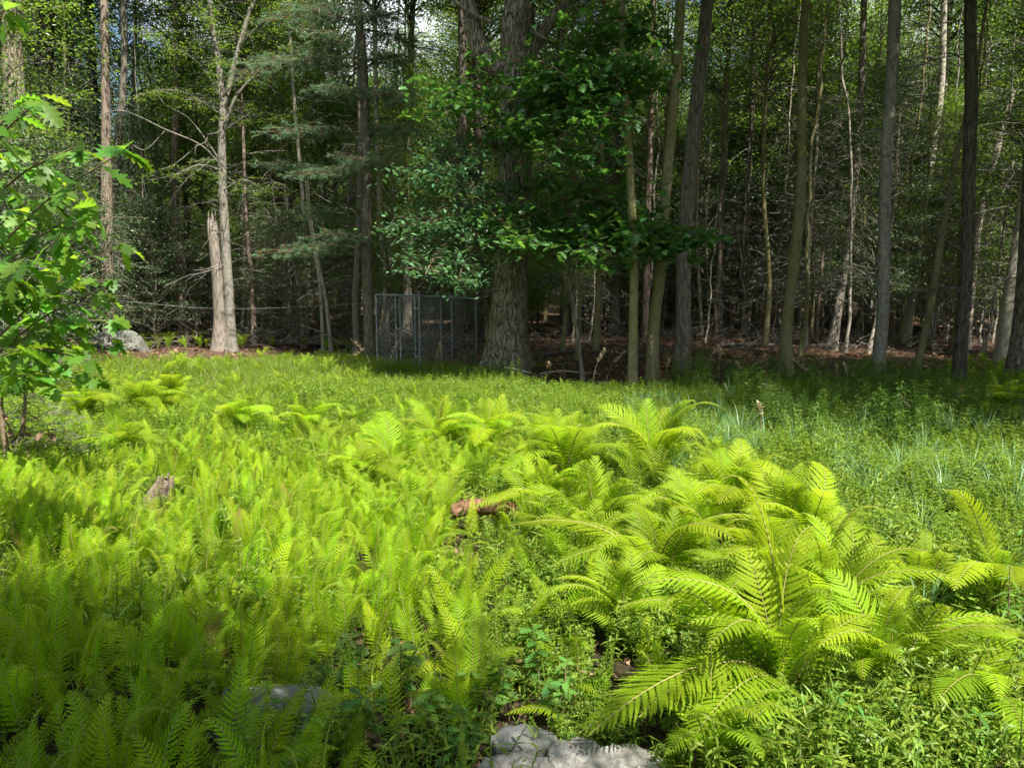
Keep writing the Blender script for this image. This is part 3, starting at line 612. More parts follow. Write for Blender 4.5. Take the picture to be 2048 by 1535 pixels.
# great oak
OY = 17.6
gz = G(at(1008, 752, OY)[0], OY)
oak = empty('great_oak', (at(1008, 752, OY)[0], OY, gz)); tag(oak, 'great thick oak with furrowed bark, forking above dark leafy boughs', 'tree')
pts = [(1010, 765, 94), (1010, 725, 86), (1014, 660, 78), (1020, 560, 70), (1026, 420, 68), (1030, 280, 67), (1034, 150, 66), (1034, 50, 64), (1038, 0, 60)]
P = np.array([at(a, b, OY) for a, b, w in pts]); R = [w / 2 * OY / FPX * .93 for a, b, w in pts]
P[0][2] = gz - .15
P = np.vstack([P, [[P[-1][0] + .1, OY + .4, 12.5], [P[-1][0] - .2, OY + .9, 16]]]); R += [.22, .06]
n = 220; pa = smooth_path(P, n); RRo = np.interp(np.linspace(0, len(P) - 1, n), range(len(P)), R)
seg = 72; V, F = tube(pa - np.array(oak.location), RRo, seg)
V = V.reshape(n, seg, 3); cpa = (pa - np.array(oak.location))[:, None]
rad = V - cpa; g = np.random.default_rng(5)
a = np.linspace(0, 2 * pi, seg, endpoint=False)[None]; zz = cpa[:, :, 2]
disp = np.zeros((n, seg))
for k in range(14):   # long furrows that wander and break
    f = g.integers(13, 30); disp += np.sin(f * a + g.uniform(0, 6) + 1.3 * np.sin(zz * g.uniform(1.2, 4) + g.uniform(0, 6)))
disp = np.abs(disp) / 7; disp = 1 + .09 * (disp - .5) + .02 * g.normal(0, 1, (n, seg))
flare = 1 + .38 * np.exp(-np.maximum(zz, 0) / .35) * (1 + .5 * np.sin(5 * a + 1) + .25 * np.sin(9 * a))
V = cpa + rad * (disp * flare)[..., None]
mb = MB(); mb.add(V.reshape(-1, 3), F); inst('trunk', mb.mesh('trunk', M['oakbark']), oak)
limb(oak, [(1022, 150), (975, 118), (955, 80), (944, 40), (934, 0)], OY, 40, 26, 'oakbark', extend=[-1.2, 0, 5], seg=16)
limb(oak, [(1050, 140), (1070, 90), (1092, 52), (1122, 14), (1135, 0)], OY, 26, 16, 'oakbark', extend=[1.8, -.6, 3.5], seg=14)
limb(oak, [(985, 45), (950, 28), (910, 4)], OY - .3, 9, 5, 'greybark', extend=[-1.5, 0, 1.2])
limb(oak, [(1060, 62), (1085, 72), (1100, 78)], OY - .3, 8, 4, 'greybark')
for k in range(3):
    fo, li = TALL[k]; q = [(.5, -.6, 3.6), (-1.0, 3.2, 4.6), (3.8, 1.5, 5.0)][k]
    inst('crown', fo, oak, (q[0], q[1], q[2] - 1), (0, 0, k * 2.1), 1.0); inst('limbs', li, oak, (q[0], q[1], q[2] - 1), (0, 0, k * 2.1), 1.0)
def bough(root, pts, Y, dY, w0, mat, tmpl, leaf, nleaf, spread, seed, hang=.25, bark='browntwig', flat=.35, up=-.25):
    """a leafy branch: wood part with its foliage as sub-part"""
    g = np.random.default_rng(seed)
    P = np.array([at(px, py, Y + dY * k / (len(pts) - 1)) for k, (px, py) in enumerate(pts)])
    pa = smooth_path(P, 20); base = np.array(root.location)
    mb = MB(); mb.add(*tube(pa - base, np.linspace(w0, w0 * .25, 20), 5))
    C = []
    for k in range(int(nleaf / 14)):
        s = g.uniform(.12, 1); p = pa[int(s * 19)]
        e = p + g.normal(0, 1, 3) * spread * np.array([1, .8, flat]) * (1.1 - .4 * s) + [0, 0, -hang * spread * g.uniform(0, 1)]
        mb.add(*tube(np.array([p, (p + e) / 2 + [0, 0, .05], e]) - base, [w0 * .22, w0 * .15, w0 * .08], 3)); C.append(e)
    wood = inst('bough', mb.mesh('bough', M[bark]), root)
    C = np.array(C); n = len(C) * 14
    Lp = np.repeat(C, 14, 0) + g.normal(0, 1, (n, 3)) * leaf * np.array([1.5, 1.5, .5])
    fm = MB(); fm.add(*place(tmpl, Lp - base, g.uniform(0, 2 * pi, n), g.normal(up, .3, n), g.normal(0, .35, n), leaf * g.uniform(.7, 1.2, n)), smooth=False)
    inst('foliage', fm.mesh('foliage', M[mat]), wood)
OB = [
 ([(1040, 440), (1110, 420), (1220, 440), (1320, 470), (1400, 470)], 16.6, -1.2, 'maple', MAPLE, .17, 620, .42),
 ([(1030, 480), (1060, 460), (1130, 470), (1200, 500), (1250, 520)], 16.6, -1.4, 'maple', MAPLE, .17, 520, .40),
 ([(1050, 380), (1120, 350), (1220, 400), (1280, 480), (1330, 500)], 16.4, -1.2, 'maple', MAPLE, .17, 520, .42),
 ([(1030, 300), (1080, 220), (1160, 180), (1240, 150), (1290, 130)], 16.6, -1.8, 'maple', MAPLE, .17, 560, .48),
 ([(1040, 260), (1100, 140), (1160, 90), (1240, 60), (1300, 40)], 16.8, -1.6, 'maple', MAPLE, .16, 520, .55),
 ([(1010, 250), (1050, 140), (1100, 130), (1180, 200), (1230, 240)], 16.3, -1.6, 'maple', MAPLE, .17, 420, .42),
 ([(1000, 330), (1030, 260), (1090, 240), (1150, 290), (1190, 340)], 16.3, -1.4, 'maple', MAPLE, .16, 420, .40),
 ([(1000, 240), (960, 180), (930, 170), (900, 190), (890, 230)], 16.6, -1.2, 'maple', MAPLE, .15, 320, .36),
 ([(1010, 300), (960, 280), (920, 310), (880, 340), (850, 360)], 16.6, -1.3, 'locust', OVATE, .12, 700, .44),
 ([(1010, 380), (950, 370), (900, 400), (860, 440), (830, 450)], 16.6, -1.5, 'locust', OVATE, .12, 800, .44),
 ([(1000, 450), (950, 440), (900, 470), (870, 510), (850, 550)], 16.6, -1.6, 'locust', OVATE, .11, 700, .40),
 ([(1000, 480), (960, 490), (930, 520), (920, 560), (940, 580)], 16.5, -1.3, 'locust', OVATE, .11, 420, .30),
 ([(1010, 420), (980, 420), (1010, 450), (1050, 480), (1080, 490)], 16.2, -1.2, 'maple', MAPLE, .15, 380, .36),
]
for k, (p, Y, dY, mt, tm, lf, nl, sp) in enumerate(OB):
    bough(oak, p, Y, dY - .5, .035, mt, tm, lf * 1.05, int(nl * 1.5), sp, 100 + k)

for k, (p, lf, nl, sp) in enumerate([([(446, 200), (400, 130), (340, 90), (290, 60)], .075, 900, .55), ([(446, 190), (500, 140), (560, 120), (600, 90)], .075, 900, .55), ([(444, 230), (380, 190), (330, 180), (280, 190)], .07, 700, .5),
    ([(450, 260), (500, 230), (540, 240), (590, 220)], .07, 700, .5), ([(440, 120), (420, 60), (400, 20), (380, 0)], .075, 900, .6), ([(480, 90), (520, 50), (560, 20), (590, 0)], .075, 900, .6), ([(442, 340), (400, 330), (350, 350), (300, 360)], .065, 500, .45), ([(446, 380), (490, 360), (530, 380), (560, 370)], .065, 500, .45)]):
    bough(FORK, p, 23.6, -.8, .02, 'canopy2', DIAM, lf, nl, sp, 500 + k, bark='twig')
# long-needled pine
PY = 21.5
rt, path, RR = traced_tree('pine_tree', 'long-needled pine with drooping soft boughs, one low bough sunlit and brown-tipped', PY, [(738, 722, 24), (738, 640, 23), (734, 500, 22), (734, 330, 21), (730, 150, 20), (720, 0, 18)], 'pinebark', 17, None, 0)
def needle_bough(root, p0, p1, Y0, Y1, seed, ntuft=90, spread=.38, brown=0.0):
    g = np.random.default_rng(seed); base = np.array(root.location)
    A, B = at(*p0, Y0), at(*p1, Y1)
    t = np.linspace(0, 1, 9)[:, None]; L = np.linalg.norm(B - A)
    pa = A + (B - A) * t + np.array([0, 0, 1]) * (np.sin(t * pi) * .08 * L)
    mb = MB(); mb.add(*tube(pa - base, np.linspace(.028, .008, 9), 5))
    C = []; D = []
    for k in range(ntuft):
        s = g.uniform(.25, 1.0) ** .8; p = A + (B - A) * s + np.array([0, 0, sin(s * pi) * .08 * L])
        off = g.normal(0, 1, 3) * spread * np.array([1, .9, .22]); off[2] -= .05
        e = p + off; mb.add(*tube(np.array([p, (p + e) / 2 + [0, 0, .03], e]) - base, [.006, .005, .004], 3)); C.append(e)
        d = off / (np.linalg.norm(off) + 1e-6) * .6 + (B - A) / L * .5; D.append(d)
    wood = inst('bough', mb.mesh('bough', M['browntwig']), root)
    for nm, mat, sel in (('needles', 'pine', [k for k in range(ntuft) if g.random() >= brown]),):
        per = 42; n = len(sel) * per
        c = np.repeat(np.array(C)[sel], per, 0); d = np.repeat(np.array(D)[sel], per, 0)
        c = c + d * g.uniform(-.12, .04, (n, 1))
        v = d * .9 + g.normal(0, .55, (n, 3)) + [0, 0, .1]; v /= np.linalg.norm(v, axis=1)[:, None]
        ln = g.uniform(.09, .14, n)[:, None]; s = np.cross(v, g.normal(0, 1, (n, 3))); s /= np.linalg.norm(s, axis=1)[:, None]
        c = c - base; tip = c + v * ln - [0, 0, .02]
        Vn = np.stack([c - s * .0042, c + s * .0042, tip], 1).reshape(-1, 3); Fn = np.arange(3 * n).reshape(-1, 3)
        fm = MB(); fm.add(Vn, Fn, 0, False); inst(nm, fm.mesh(nm, M[mat]), wood)
    if brown:
        k2 = [k for k in range(ntuft) if g.random() < brown * .6]; fm = MB()
        for k in k2:
            q = C[k] - base; n = 26; v = g.normal(0, .6, (n, 3)) + [0, 0, -.3]; v /= np.linalg.norm(v, axis=1)[:, None]
            s = np.cross(v, g.normal(0, 1, (n, 3))); s /= np.linalg.norm(s, axis=1)[:, None]
            fm.add(np.stack([q - s * .004, q + s * .004, q + v * .1], 1).reshape(-1, 3), np.arange(3 * n).reshape(-1, 3), 0, False)
        inst('brown_needles', fm.mesh('brown_needles', M['pinetip']), wood)
NB = [((732, 500), (570, 505), 21.5, 20.4, 150, .36, .12), ((732, 490), (660, 470), 21.4, 20.0, 90, .36, .1), ((730, 350), (610, 350), 21.5, 20.2, 130, .36, 0), ((730, 330), (720, 320), 21.4, 19.9, 80, .36, 0),
      ((730, 210), (660, 175), 21.5, 20.0, 110, .34, 0), ((730, 200), (800, 195), 21.5, 20.4, 100, .34, 0), ((728, 270), (560, 265), 21.6, 21.0, 120, .38, 0), ((728, 140), (560, 130), 21.5, 20.8, 120, .40, 0),
      ((728, 150), (640, 60), 21.5, 20.2, 130, .42, 0), ((728, 140), (800, 110), 21.5, 20.7, 110, .4, 0), ((726, 60), (620, 20), 21.5, 20.4, 120, .42, 0), ((726, 50), (780, 30), 21.5, 20.7, 110, .42, 0),
      ((730, 260), (820, 270), 21.6, 21.0, 90, .34, 0), ((730, 420), (640, 430), 21.7, 22.4, 90, .36, 0), ((730, 120), (500, 150), 21.8, 22.6, 120, .42, 0), ((730, 10), (560, 40), 21.6, 21.8, 120, .42, 0),
      ((730, 380), (540, 330), 21.8, 22.3, 110, .38, 0), ((728, 60), (840, 100), 21.8, 22.2, 110, .4, 0)]
for k, (p0, p1, a, b, nt_, sp, br) in enumerate(NB):
    needle_bough(rt, p0, p1, a, b, 200 + k, nt_, sp, br)

LANDMARKS = [(-9999, 60, 'beyond the left edge saplings'), (60, 150, 'behind the two thick dark left trunks'), (150, 235, 'just left of the stringy-barked cedar'), (235, 330, 'just right of the mossy boulder'), (330, 420, 'left of the broken snag'), (420, 510, 'behind the broken snag'),
 (510, 600, 'left of the long-needled pine'), (600, 700, 'beneath the long-needled pine boughs'), (700, 790, 'behind the long-needled pine trunk'), (790, 890, 'behind the wire kennel'), (890, 975, 'between kennel and great oak'), (975, 1080, 'behind the great oak'), (1080, 1160, 'close right of the great oak'),
 (1160, 1250, 'left of the knotted mossy trunk'), (1250, 1340, 'between the two mossy trunks'), (1340, 1420, 'behind the thick ridged trunk'), (1420, 1500, 'right of the thick ridged trunk'), (1500, 1580, 'left of the moss-green pole'), (1580, 1660, 'behind the moss-green pole'), (1660, 1740, 'left of the speckled lichened trunk'),
 (1740, 1820, 'behind the speckled lichened trunk'), (1820, 1900, 'behind the yellowish slanting stem'), (1900, 1990, 'by the dark straight right trunk'), (1990, 9999, 'beyond the right edge trunks')]
def lm(px):
    for a, b, t in LANDMARKS:
        if a <= px < b: return t
USED = {}
def uniq(*alts):
    for a in alts:
        if a not in USED: USED[a] = 1; return a
    return alts[-1]
def depth_word(y, a=(34, 46, 60)):
    return 'near the front' if y < a[0] else 'in mid wood' if y < a[1] else 'deep in' if y < a[2] else 'far back'
# trees of the wood beyond: each a thing of its own
g = np.random.default_rng(99)
placed = [np.array(t[3][0][:1] + (t[2],)) for t in TREES]
spots = []
def free(x, y, dmin):
    return all((x - a) ** 2 + (y - b) ** 2 > dmin * dmin for a, b in spots)
for (nm, lb, Y, pts, *_r) in TREES:
    spots.append((at(pts[0][0], pts[0][1], Y)[0], Y))
spots += [(at(1010, 750, OY)[0], OY), (at(738, 700, PY)[0], PY), (at(440, 700, 23.6)[0], 23.6)]
far_label = 'dim trunk deep in the wood, one of many behind the nearer trees'
n_far = 0
for tries in range(9000):
    y = 26 + 62 * g.random() ** .85; x = g.uniform(-1, 1) * (y * .72 + 5)
    px, _ = proj((x, y, 2))
    if not free(x, y, 1.9 if y < 45 else 2.4): continue
    if 195 < px < 300 and y > 38: continue
    if g.random() > (1 if y < 60 else .7): continue
    spots.append((x, y)); n_far += 1
    k = int(g.integers(0, 6)); r = empty('forest_tree', (x, y, G(x, y)), g.uniform(0, 6.3)); bw = ['grey', 'mossy green', 'dark', 'mottled', 'pale', 'reddish brown'][k]
    px = proj((x, y, 2))[0]; tag(r, uniq(f'{bw} trunk {lm(px)}, {depth_word(y)}', f'slim {bw} trunk {lm(px)}, {depth_word(y)}'), 'tree', 'trees deep in the wood')
    r.rotation_euler = (g.normal(0, .03), g.normal(0, .03), g.uniform(0, 6.3))
    s = g.uniform(.8, 1.25)
    inst('trunk', TR[k], r, scale=(s * g.uniform(.7, 1.15), s * g.uniform(.7, 1.15), s))
    u = g.random()
    lst = TALL if u < .6 else MID
    fo, li = lst[int(g.integers(0, len(lst)))]
    inst('crown', fo, r, scale=s, rot=(0, 0, g.uniform(0, 6))); inst('limbs', li, r, scale=s)
    if u < .8: inst('branches', DEAD[int(g.integers(0, 4))], r, scale=s)
    if n_far >= 270: break
g2 = np.random.default_rng(404); n_pole = 0
POLE = [plain_trunk('trunk', 170 + k, 13, [.055, .07, .045, .06][k], M[['greybark', 'mossbark', 'palebark', 'redbark'][k]]) for k in range(4)]
for tries in range(4000):
    y = 21.5 + 26 * g2.random() ** 1.2; px = g2.uniform(-60, 2110); x = at(px, 600, y)[0]
    if y < 26 and px < 1080: continue
    if not free(x, y, .9): continue
    spots.append((x, y)); n_pole += 1; k = int(g2.integers(0, 4)); r = empty('thin_tree', (x, y, G(x, y)))
    bw = ['grey', 'mossy', 'pale', 'reddish'][k]; le = g2.normal(.02, .05); ln = 'leaning right' if le > .05 else 'leaning left' if le < -.02 else 'upright'
    tag(r, uniq(f'thin {ln} {bw} pole-like tree {lm(px)}, {depth_word(y, (27, 34, 99))}', f'another thin {bw} pole-like tree {lm(px)}, {depth_word(y, (27, 34, 99))}'), 'tree', 'thin pole-like trees')
    r.rotation_euler = (g2.normal(0, .03), le, g2.uniform(-.5, .5)); sc_ = g2.uniform(.8, 1.2)
    inst('trunk', POLE[k], r, scale=(sc_, sc_, sc_))
    if g2.random() < .65: inst('branches', DEAD[int(g2.integers(0, 4))], r, rot=(0, 0, g2.uniform(0, 6)), scale=(.8, .8, .95))
    if g2.random() < .4:
        fo, li = MID[int(g2.integers(0, 3))]; q_ = g2.uniform(.6, .9); inst('crown', fo, r, scale=q_); inst('limbs', li, r, scale=q_)
    if n_pole >= 95: break
for px_, Y_, sc_ in ((1180, 33, 1.5), (1460, 34, 1.6), (1560, 32, 1.4), (1650, 35, 1.7), (1720, 38, 1.8), (1350, 37, 1.7), (1860, 36, 1.5), (1530, 41, 2.0), (1250, 42, 2.0), (1790, 44, 2.0), (1960, 33, 1.2)):
    x_ = at(px_, 600, Y_)[0]; r = empty('hemlock', (x_, Y_, G(x_, Y_)), px_); tag(r, uniq(f'dark hemlock filling the gap {lm(px_)}', f'second dark hemlock {lm(px_)}'), 'tree', 'dark hemlocks in the wood')
    inst('trunk', TRS[0], r, scale=sc_ * 1.2); inst('crown', LOW[1][0], r, scale=sc_); inst('limbs', LOW[1][1], r, scale=sc_)
low_label = 'leafy young understorey tree among the trunks of the wood'
n_low = 0
for tries in range(6000):
    y = 25.5 + 62 * g.random() ** 1.1; x = g.uniform(-1, 1) * (y * .72 + 3)
    if not free(x, y, 1.2): continue
    px, py = proj((x, y, 2))
    if y < 29 and px > 1100: continue
    spots.append((x, y)); n_low += 1
    k = int(g.integers(0, 2)); r = empty('understorey_tree', (x, y, G(x, y)), g.uniform(0, 6.3)); s = g.uniform(.6, 1.3); sw = 'very small' if s < .7 else 'short' if s < .9 else 'middling' if s < 1.1 else 'tall'
    tag(r, uniq(f'young {["grey", "pale"][k]}-stemmed leafy tree {lm(px)}, {depth_word(y)}', f'{sw} leafy young tree {lm(px)}, {depth_word(y)}', f'{sw} {["grey", "pale"][k]}-stemmed young tree {lm(px)}, {depth_word(y)}', f'low leafy young tree {lm(px)}, {depth_word(y)}'), 'tree', 'young trees in the wood')
    inst('trunk', TRS[k], r, scale=s); fo, li = LOW[int(g.integers(0, 3))]
    inst('crown', fo, r, scale=s); inst('limbs', li, r, scale=s)
    if g.random() < .5: inst('branches', DEADLOW[k], r, scale=s)
    if n_low >= 230: break
gq = np.random.default_rng(7); nb = 760; yy = gq.uniform(-30, 150, nb); xx = gq.uniform(-150, 150, nb)
kp = ((yy > 88) | (np.abs(xx) > .75 * np.maximum(yy, 0) + 15)); kp |= (yy > 18) & (np.abs(xx) > .75 * yy + 8); kp &= (yy > 88) | (np.abs(xx) < 90); xx, yy = xx[kp], yy[kp]; nb = len(xx)
scatter('distant_wood', 'mass of leafage closing the view far back between the trunks', [f for f, l in TALL[:2] + MID + LOW], np.stack([xx, yy, hgt(xx, yy) - .3], -1), np.stack([0 * xx, 0 * xx, gq.uniform(0, 6.3, nb)], -1), gq.uniform(1.1, 1.9, nb))
for px_, Y_, sc_ in ((30, 13.5, .75), (120, 19, 1.0), (-60, 15, 1.1), (165, 23, .9), (60, 22, 1.2), (575, 25.5, .8), (310, 26, .9)):
    x_ = at(px_, 600, Y_)[0]; r = empty('hemlock_sapling', (x_, Y_, G(x_, Y_)), px_); tag(r, uniq(f'dark dense young hemlock {lm(px_)}', f'larger dark young hemlock {lm(px_)}', f'dark young hemlock farther back {lm(px_)}'), 'tree', 'young hemlocks')
    inst('trunk', TRS[0], r, scale=sc_); inst('crown', LOW[1][0], r, scale=sc_); inst('limbs', LOW[1][1], r, scale=sc_)
# dead thicket stems near the left and middle edge of the wood
for k, (px, Y) in enumerate([(300, 27.5), (330, 30), (395, 27), (475, 28), (525, 27), (560, 29), (580, 26.5), (625, 28), (680, 27.5), (850, 29), (870, 33), (1180, 27), (1330, 30), (1415, 25), (1500, 26), (1550, 29), (1640, 30), (1730, 28), (1870, 25.5), (1975, 24.5), (1990, 29)]):
    x = at(px, 600, Y)[0]; r = empty('dead_sapling', (x, Y, G(x, Y))); tag(r, uniq(f'bare dead sapling with tangled grey twigs {lm(px)}', f'second bare twiggy sapling {lm(px)}'), 'dead tree', 'bare dead saplings in the wood')
    inst('trunk', TRS[k % 2], r, scale=(.8, .8, .9), rot=(g.normal(0, .06), g.normal(0, .06), 0)); inst('branches', DEADLOW[k % 2], r, scale=1.0, rot=(0, 0, k))
# trees standing outside the frame: to the right, to the left, and behind the camera; they shade the ground in view
SIDE = [(14.5, 8.5, 'tall', 0), (17.5, 12, 'tall', 1), (13.5, 13.5, 'mid', 0), (16, 5, 'tall', 2), (19, 17, 'tall', 3), (21, 9, 'tall', 0), (-14, 15, 'tall', 1), (-17, 20, 'tall', 2), (-16, 10, 'tall', 3), (-12.5, 19, 'mid', 2), (18, 21, 'tall', 1), (11.3, 6.5, 'tall', 3), (12.3, 10.0, 'tall', 0), (8.8, 7.4, 'tall', 1)]
SL = ['right, with its crown over the near weeds', 'far right, level with the wood edge pines', 'right, a half-grown one low over the weeds', 'right, the closest to the viewer on its side', 'far right at the corner of the wood', 'farthest right of all, out in the side wood', 'left, the middle one of the tall left ones', 'far left at the back corner', 'left, the closest to the viewer on its side', 'left, a half-grown one by the boulder side', 'right, behind the corner of the wood', 'right, overhanging the near weeds', 'right, overhanging the taller weeds', 'right, whose crown leans farthest over the meadow']
for k, (x, y, kd, ix) in enumerate(SIDE):
    r = empty('clearing_edge_tree', (x, y, G(x, y)), k); tag(r, f'tall tree outside the view to the {SL[k]}', 'tree', 'trees at the sides of the clearing')
    inst('trunk', TR[k % 6], r); lst = {'tall': TALL, 'mid': MID}[kd]; fo, li = lst[ix % len(lst)]
    inst('crown', fo, r, scale=1.05); inst('limbs', li, r, scale=1.05)
r = empty('shade_tree', (.35, -3.0, 0)); tag(r, 'leafy tree behind the viewpoint that shades the near ferns', 'tree')
inst('trunk', TR[2], r, scale=(1, 1, .6))
fo, li = crown_mesh('shade_crown', 77, 5.2, 10.5, 3.3, 620, 130, .12, M['canopy'], M['darkbark'], spread=.5)
inst('crown', fo, r); inst('limbs', li, r)

# ------------------------------------------------------------------ wire kennel and the line
def cyl(mb, a, b, r, seg=8): mb.add(*tube(np.array([a, (np.array(a) + b) / 2, b]), r, seg))
def gp(px, Y): x = at(px, 600, Y)[0]; return np.array([x, Y, G(x, Y)])
KA, KB, KB2, KC, KC2, KD, KE, KF = gp(752, 19.7), gp(791, 19.2), gp(797, 19.1), gp(832, 18.55), gp(838, 18.45), gp(882, 20.2), gp(903, 21.3), gp(952, 21.8)
ken = empty('wire_kennel', tuple(KB)); tag(ken, 'galvanised chain-link dog kennel with a narrow gate at the wood edge', 'kennel')
kb = np.array(ken.location)
HT = 1.86
def part(nm, segs, r, mat='steel', parent=None):
    mb = MB()
    for a, b in segs: cyl(mb, np.array(a) - kb, np.array(b) - kb, r)
    return inst(nm, mb.mesh(nm, M[mat]), parent or ken)
for p in (KA, KB, KC2, KD, KE, KF): part('post', [(p - [0, 0, .1], p + [0, 0, HT])], .024)
def top(p, h=HT - .03): return p + np.array([0, 0, h])
for a, b in ((KA, KB), (KB, KC2), (KC2, KD), (KA, KE), (KD, KF), (KE, KF)): part('top_rail', [(top(a), top(b))], .021)
def mesh_panel(a, b, z0, z1, parent=None):
    w = np.linalg.norm((b - a)[:2]); dx = (b - a) / w; mb = MB(); s = .155
    kk = int((w + (z1 - z0)) / s) + 1
    for sgn in (1, -1):
        for k in range(kk):
            u0 = k * s - (z1 - z0) if sgn == 1 else k * s
            # line u = u0 + sgn * (z - z0)
            lo, hi = z0, z1
            zs = []
            for (zz) in (z0, z1):
                zs.append(zz)
            def u(z): return u0 + sgn * (z - z0)
            za, zb = z0, z1
            if sgn == 1: za = max(z0, z0 - u0); zb = min(z1, z0 + w - u0)
            else: za = max(z0, z0 + u0 - w); zb = min(z1, z0 + u0)
            if zb - za < .03: continue
            p = a + dx * u(za) + [0, 0, za]; q = a + dx * u(zb) + [0, 0, zb]
            mb.add(*tube(np.array([p, q]) - kb, .0026, 3))
    inst('chain_link', mb.mesh('chain_link', M['wire']), parent or ken)
mesh_panel(KA, KB, .05, HT - .06); mesh_panel(KC2, KD, .05, HT - .06); mesh_panel(KA, KE, .05, HT - .06); mesh_panel(KD, KF, .05, HT - .06)
gate = part('gate', [(KB2 + [.03, 0, .08], KB2 + [.03, 0, HT - .08]), (KC + [-.03, 0, .08], KC + [-.03, 0, HT - .08]), (KB2 + [.03, 0, HT - .08], KC + [-.03, 0, HT - .08]), (KB2 + [.03, 0, .08], KC + [-.03, 0, .08])], .019)
gateM = None
mbg = len(bpy.data.objects)
mesh_panel(KB2 + [.03, 0, 0], KC - [.03, 0, 0], .1, HT - .1, parent=gate)
for z in (.35, 1.5): part('hinge', [(KC2 + [0, -.02, z], KC + [-.03, -.02, z])], .03)
part('latch', [(KB + [0, -.03, 1.0], KB2 + [.05, -.03, 1.0])], .028)
A, B, C = at(236, 601, 24.3), at(440, 617, 23.4), at(1005, 577, 17.0)
D = at(700, 608, 20.8)
mb = MB(); mb.add(*tube(smooth_path([A, B, D, C], 40), .0035, 4))
tag(inst('clothes_line', mb.mesh('clothes_line', M['wire'])), 'thin grey wire strung across from the cedar to the great oak', 'wire')

# ------------------------------------------------------------------ rocks, stump, slabs, logs
def rock(name, label, px, py, Y, sx, sy, sz, seed, mat='rock', zoff=0.0, rz=0.0, flat=False, cat='rock', amp=.22):
    p = at(px, py, Y); o = inst(name, rock_mesh(name, seed, M[mat], sx, sy, sz, amp=amp, flat=flat), None, (p[0], Y, p[2] + zoff), (0, 0, rz)); return tag(o, label, cat)
p = at(245, 700, 24.2); tag(inst('boulder', rock_mesh('boulder', 4, M['rock'], .95, .7, .62), None, (p[0], 24.2, G(p[0], 24.2) + .15)), 'mossy rounded grey boulder at the foot of the stringy-barked cedar', 'boulder')
def grock(name, label, px, py, z, sx, sy, sz, seed, mat='rock', rz=0.0, flat=False, cat='rock', tilt=(0, 0)):
    p = ground(px, py, z); o = inst(name, slab_mesh(name, seed, M[mat], sx, sy, sz) if flat else rock_mesh(name, seed, M[mat], sx, sy, sz), None, (p[0], p[1], z - sz * (1 if flat else .55)), (tilt[0], tilt[1], rz)); return tag(o, label, cat)
grock('rock', 'low rounded grey rock showing among the near shaded ferns', 560, 1390, .17, .36, .26, .20, 8)
grock('stone_slab', 'weathered grey flat stone, back one of the stepping stones', 1045, 1470, .10, .17, .09, .07, 9, 'rock', .1, True, 'stone')
grock('stone_slab', 'weathered grey flat stone cut off by the bottom edge', 1030, 1530, .10, .17, .11, .07, 14, 'palerock', .3, True, 'stone')
grock('stone_slab', 'pale flat stone beside the dark gap, partly under fern fronds', 1150, 1505, .10, .12, .12, .08, 15, 'palerock', 1.2, True, 'stone')
grock('stone_slab', 'pale flat stone lying under the lowest big fern fronds', 1255, 1520, .10, .17, .13, .08, 18, 'palerock', .2, True, 'stone')
st = ground(310, 985, .15); mb = MB()
mb.add(*tube(np.array([[-.05, 0, -.15], [-.01, 0, .1], [.04, 0, .26], [.07, 0, .32]]), [.15, .12, .10, .05], 18, .12, 4))
for k_ in range(9):
    a_ = k_ * .7; mb.add(*tube(np.array([[.04 + .08 * cos(a_), .08 * sin(a_), .1], [.05 + .08 * cos(a_), .08 * sin(a_), .28], [.06 + .1 * cos(a_), .1 * sin(a_), .30 + .10 * abs(sin(k_ * 2.3))]]), [.045, .035, .006], 5, .15, k_))
tag(inst('stump', mb.mesh('stump', noise_mat('grey_rotten_wood', [(.04, .03, .02), (.15, .115, .08), (.32, .27, .21)], 16, 12, .95, 1, .03)), None, (st[0], st[1], .05), (.15, .25, .4), .72), 'small jagged weathered stump poking out of the sunlit ferns', 'stump')
mb = MB(); mb.add(*tube(smooth_path([[-.25, 0, 0], [-.1, .03, .03], [.12, 0, .02], [.28, -.05, -.01]], 20), [.03] + [.065] * 17 + [.05, .03], 16, .12, 7))
q = ground(965, 1015, .2); tag(inst('rotten_log', mb.mesh('rotten_log', noise_mat('rotten_red_wood', [(.04, .022, .015), (.15, .07, .045), (.30, .19, .13)], 22, 12, .95, 1, .03)), None, (q[0], q[1], .17), (0, 0, .15)), 'short rotten reddish log lying among the fern clumps', 'log')
LOGS = [(560, 700, 850, 690, 26, .10, 'long brown fallen log under the brush, left of the kennel'), (1060, 668, 1390, 655, 31, .16, 'thick dark log lying behind the great oak'),
        (1080, 690, 1230, 720, 24, .07, 'crooked dark fallen limb between the oak and the mossy pair'), (1430, 716, 1600, 690, 24, .06, 'pale fallen branch on the leaf litter right of the thick ridged trunk'),
        (1900, 760, 2010, 830, 14.5, .05, 'dark bare branch slanting down into the weeds by the right edge trunk'), (1080, 735, 1200, 752, 17.5, .03, 'thin curved pale stick beside the great oak'),
        (600, 650, 712, 700, 24.6, .03, 'straight grey stick leaning on the brush beside the pale trunk'), (560, 690, 690, 560, 24.9, .022, 'thin grey stick slanting up right from the brush')]
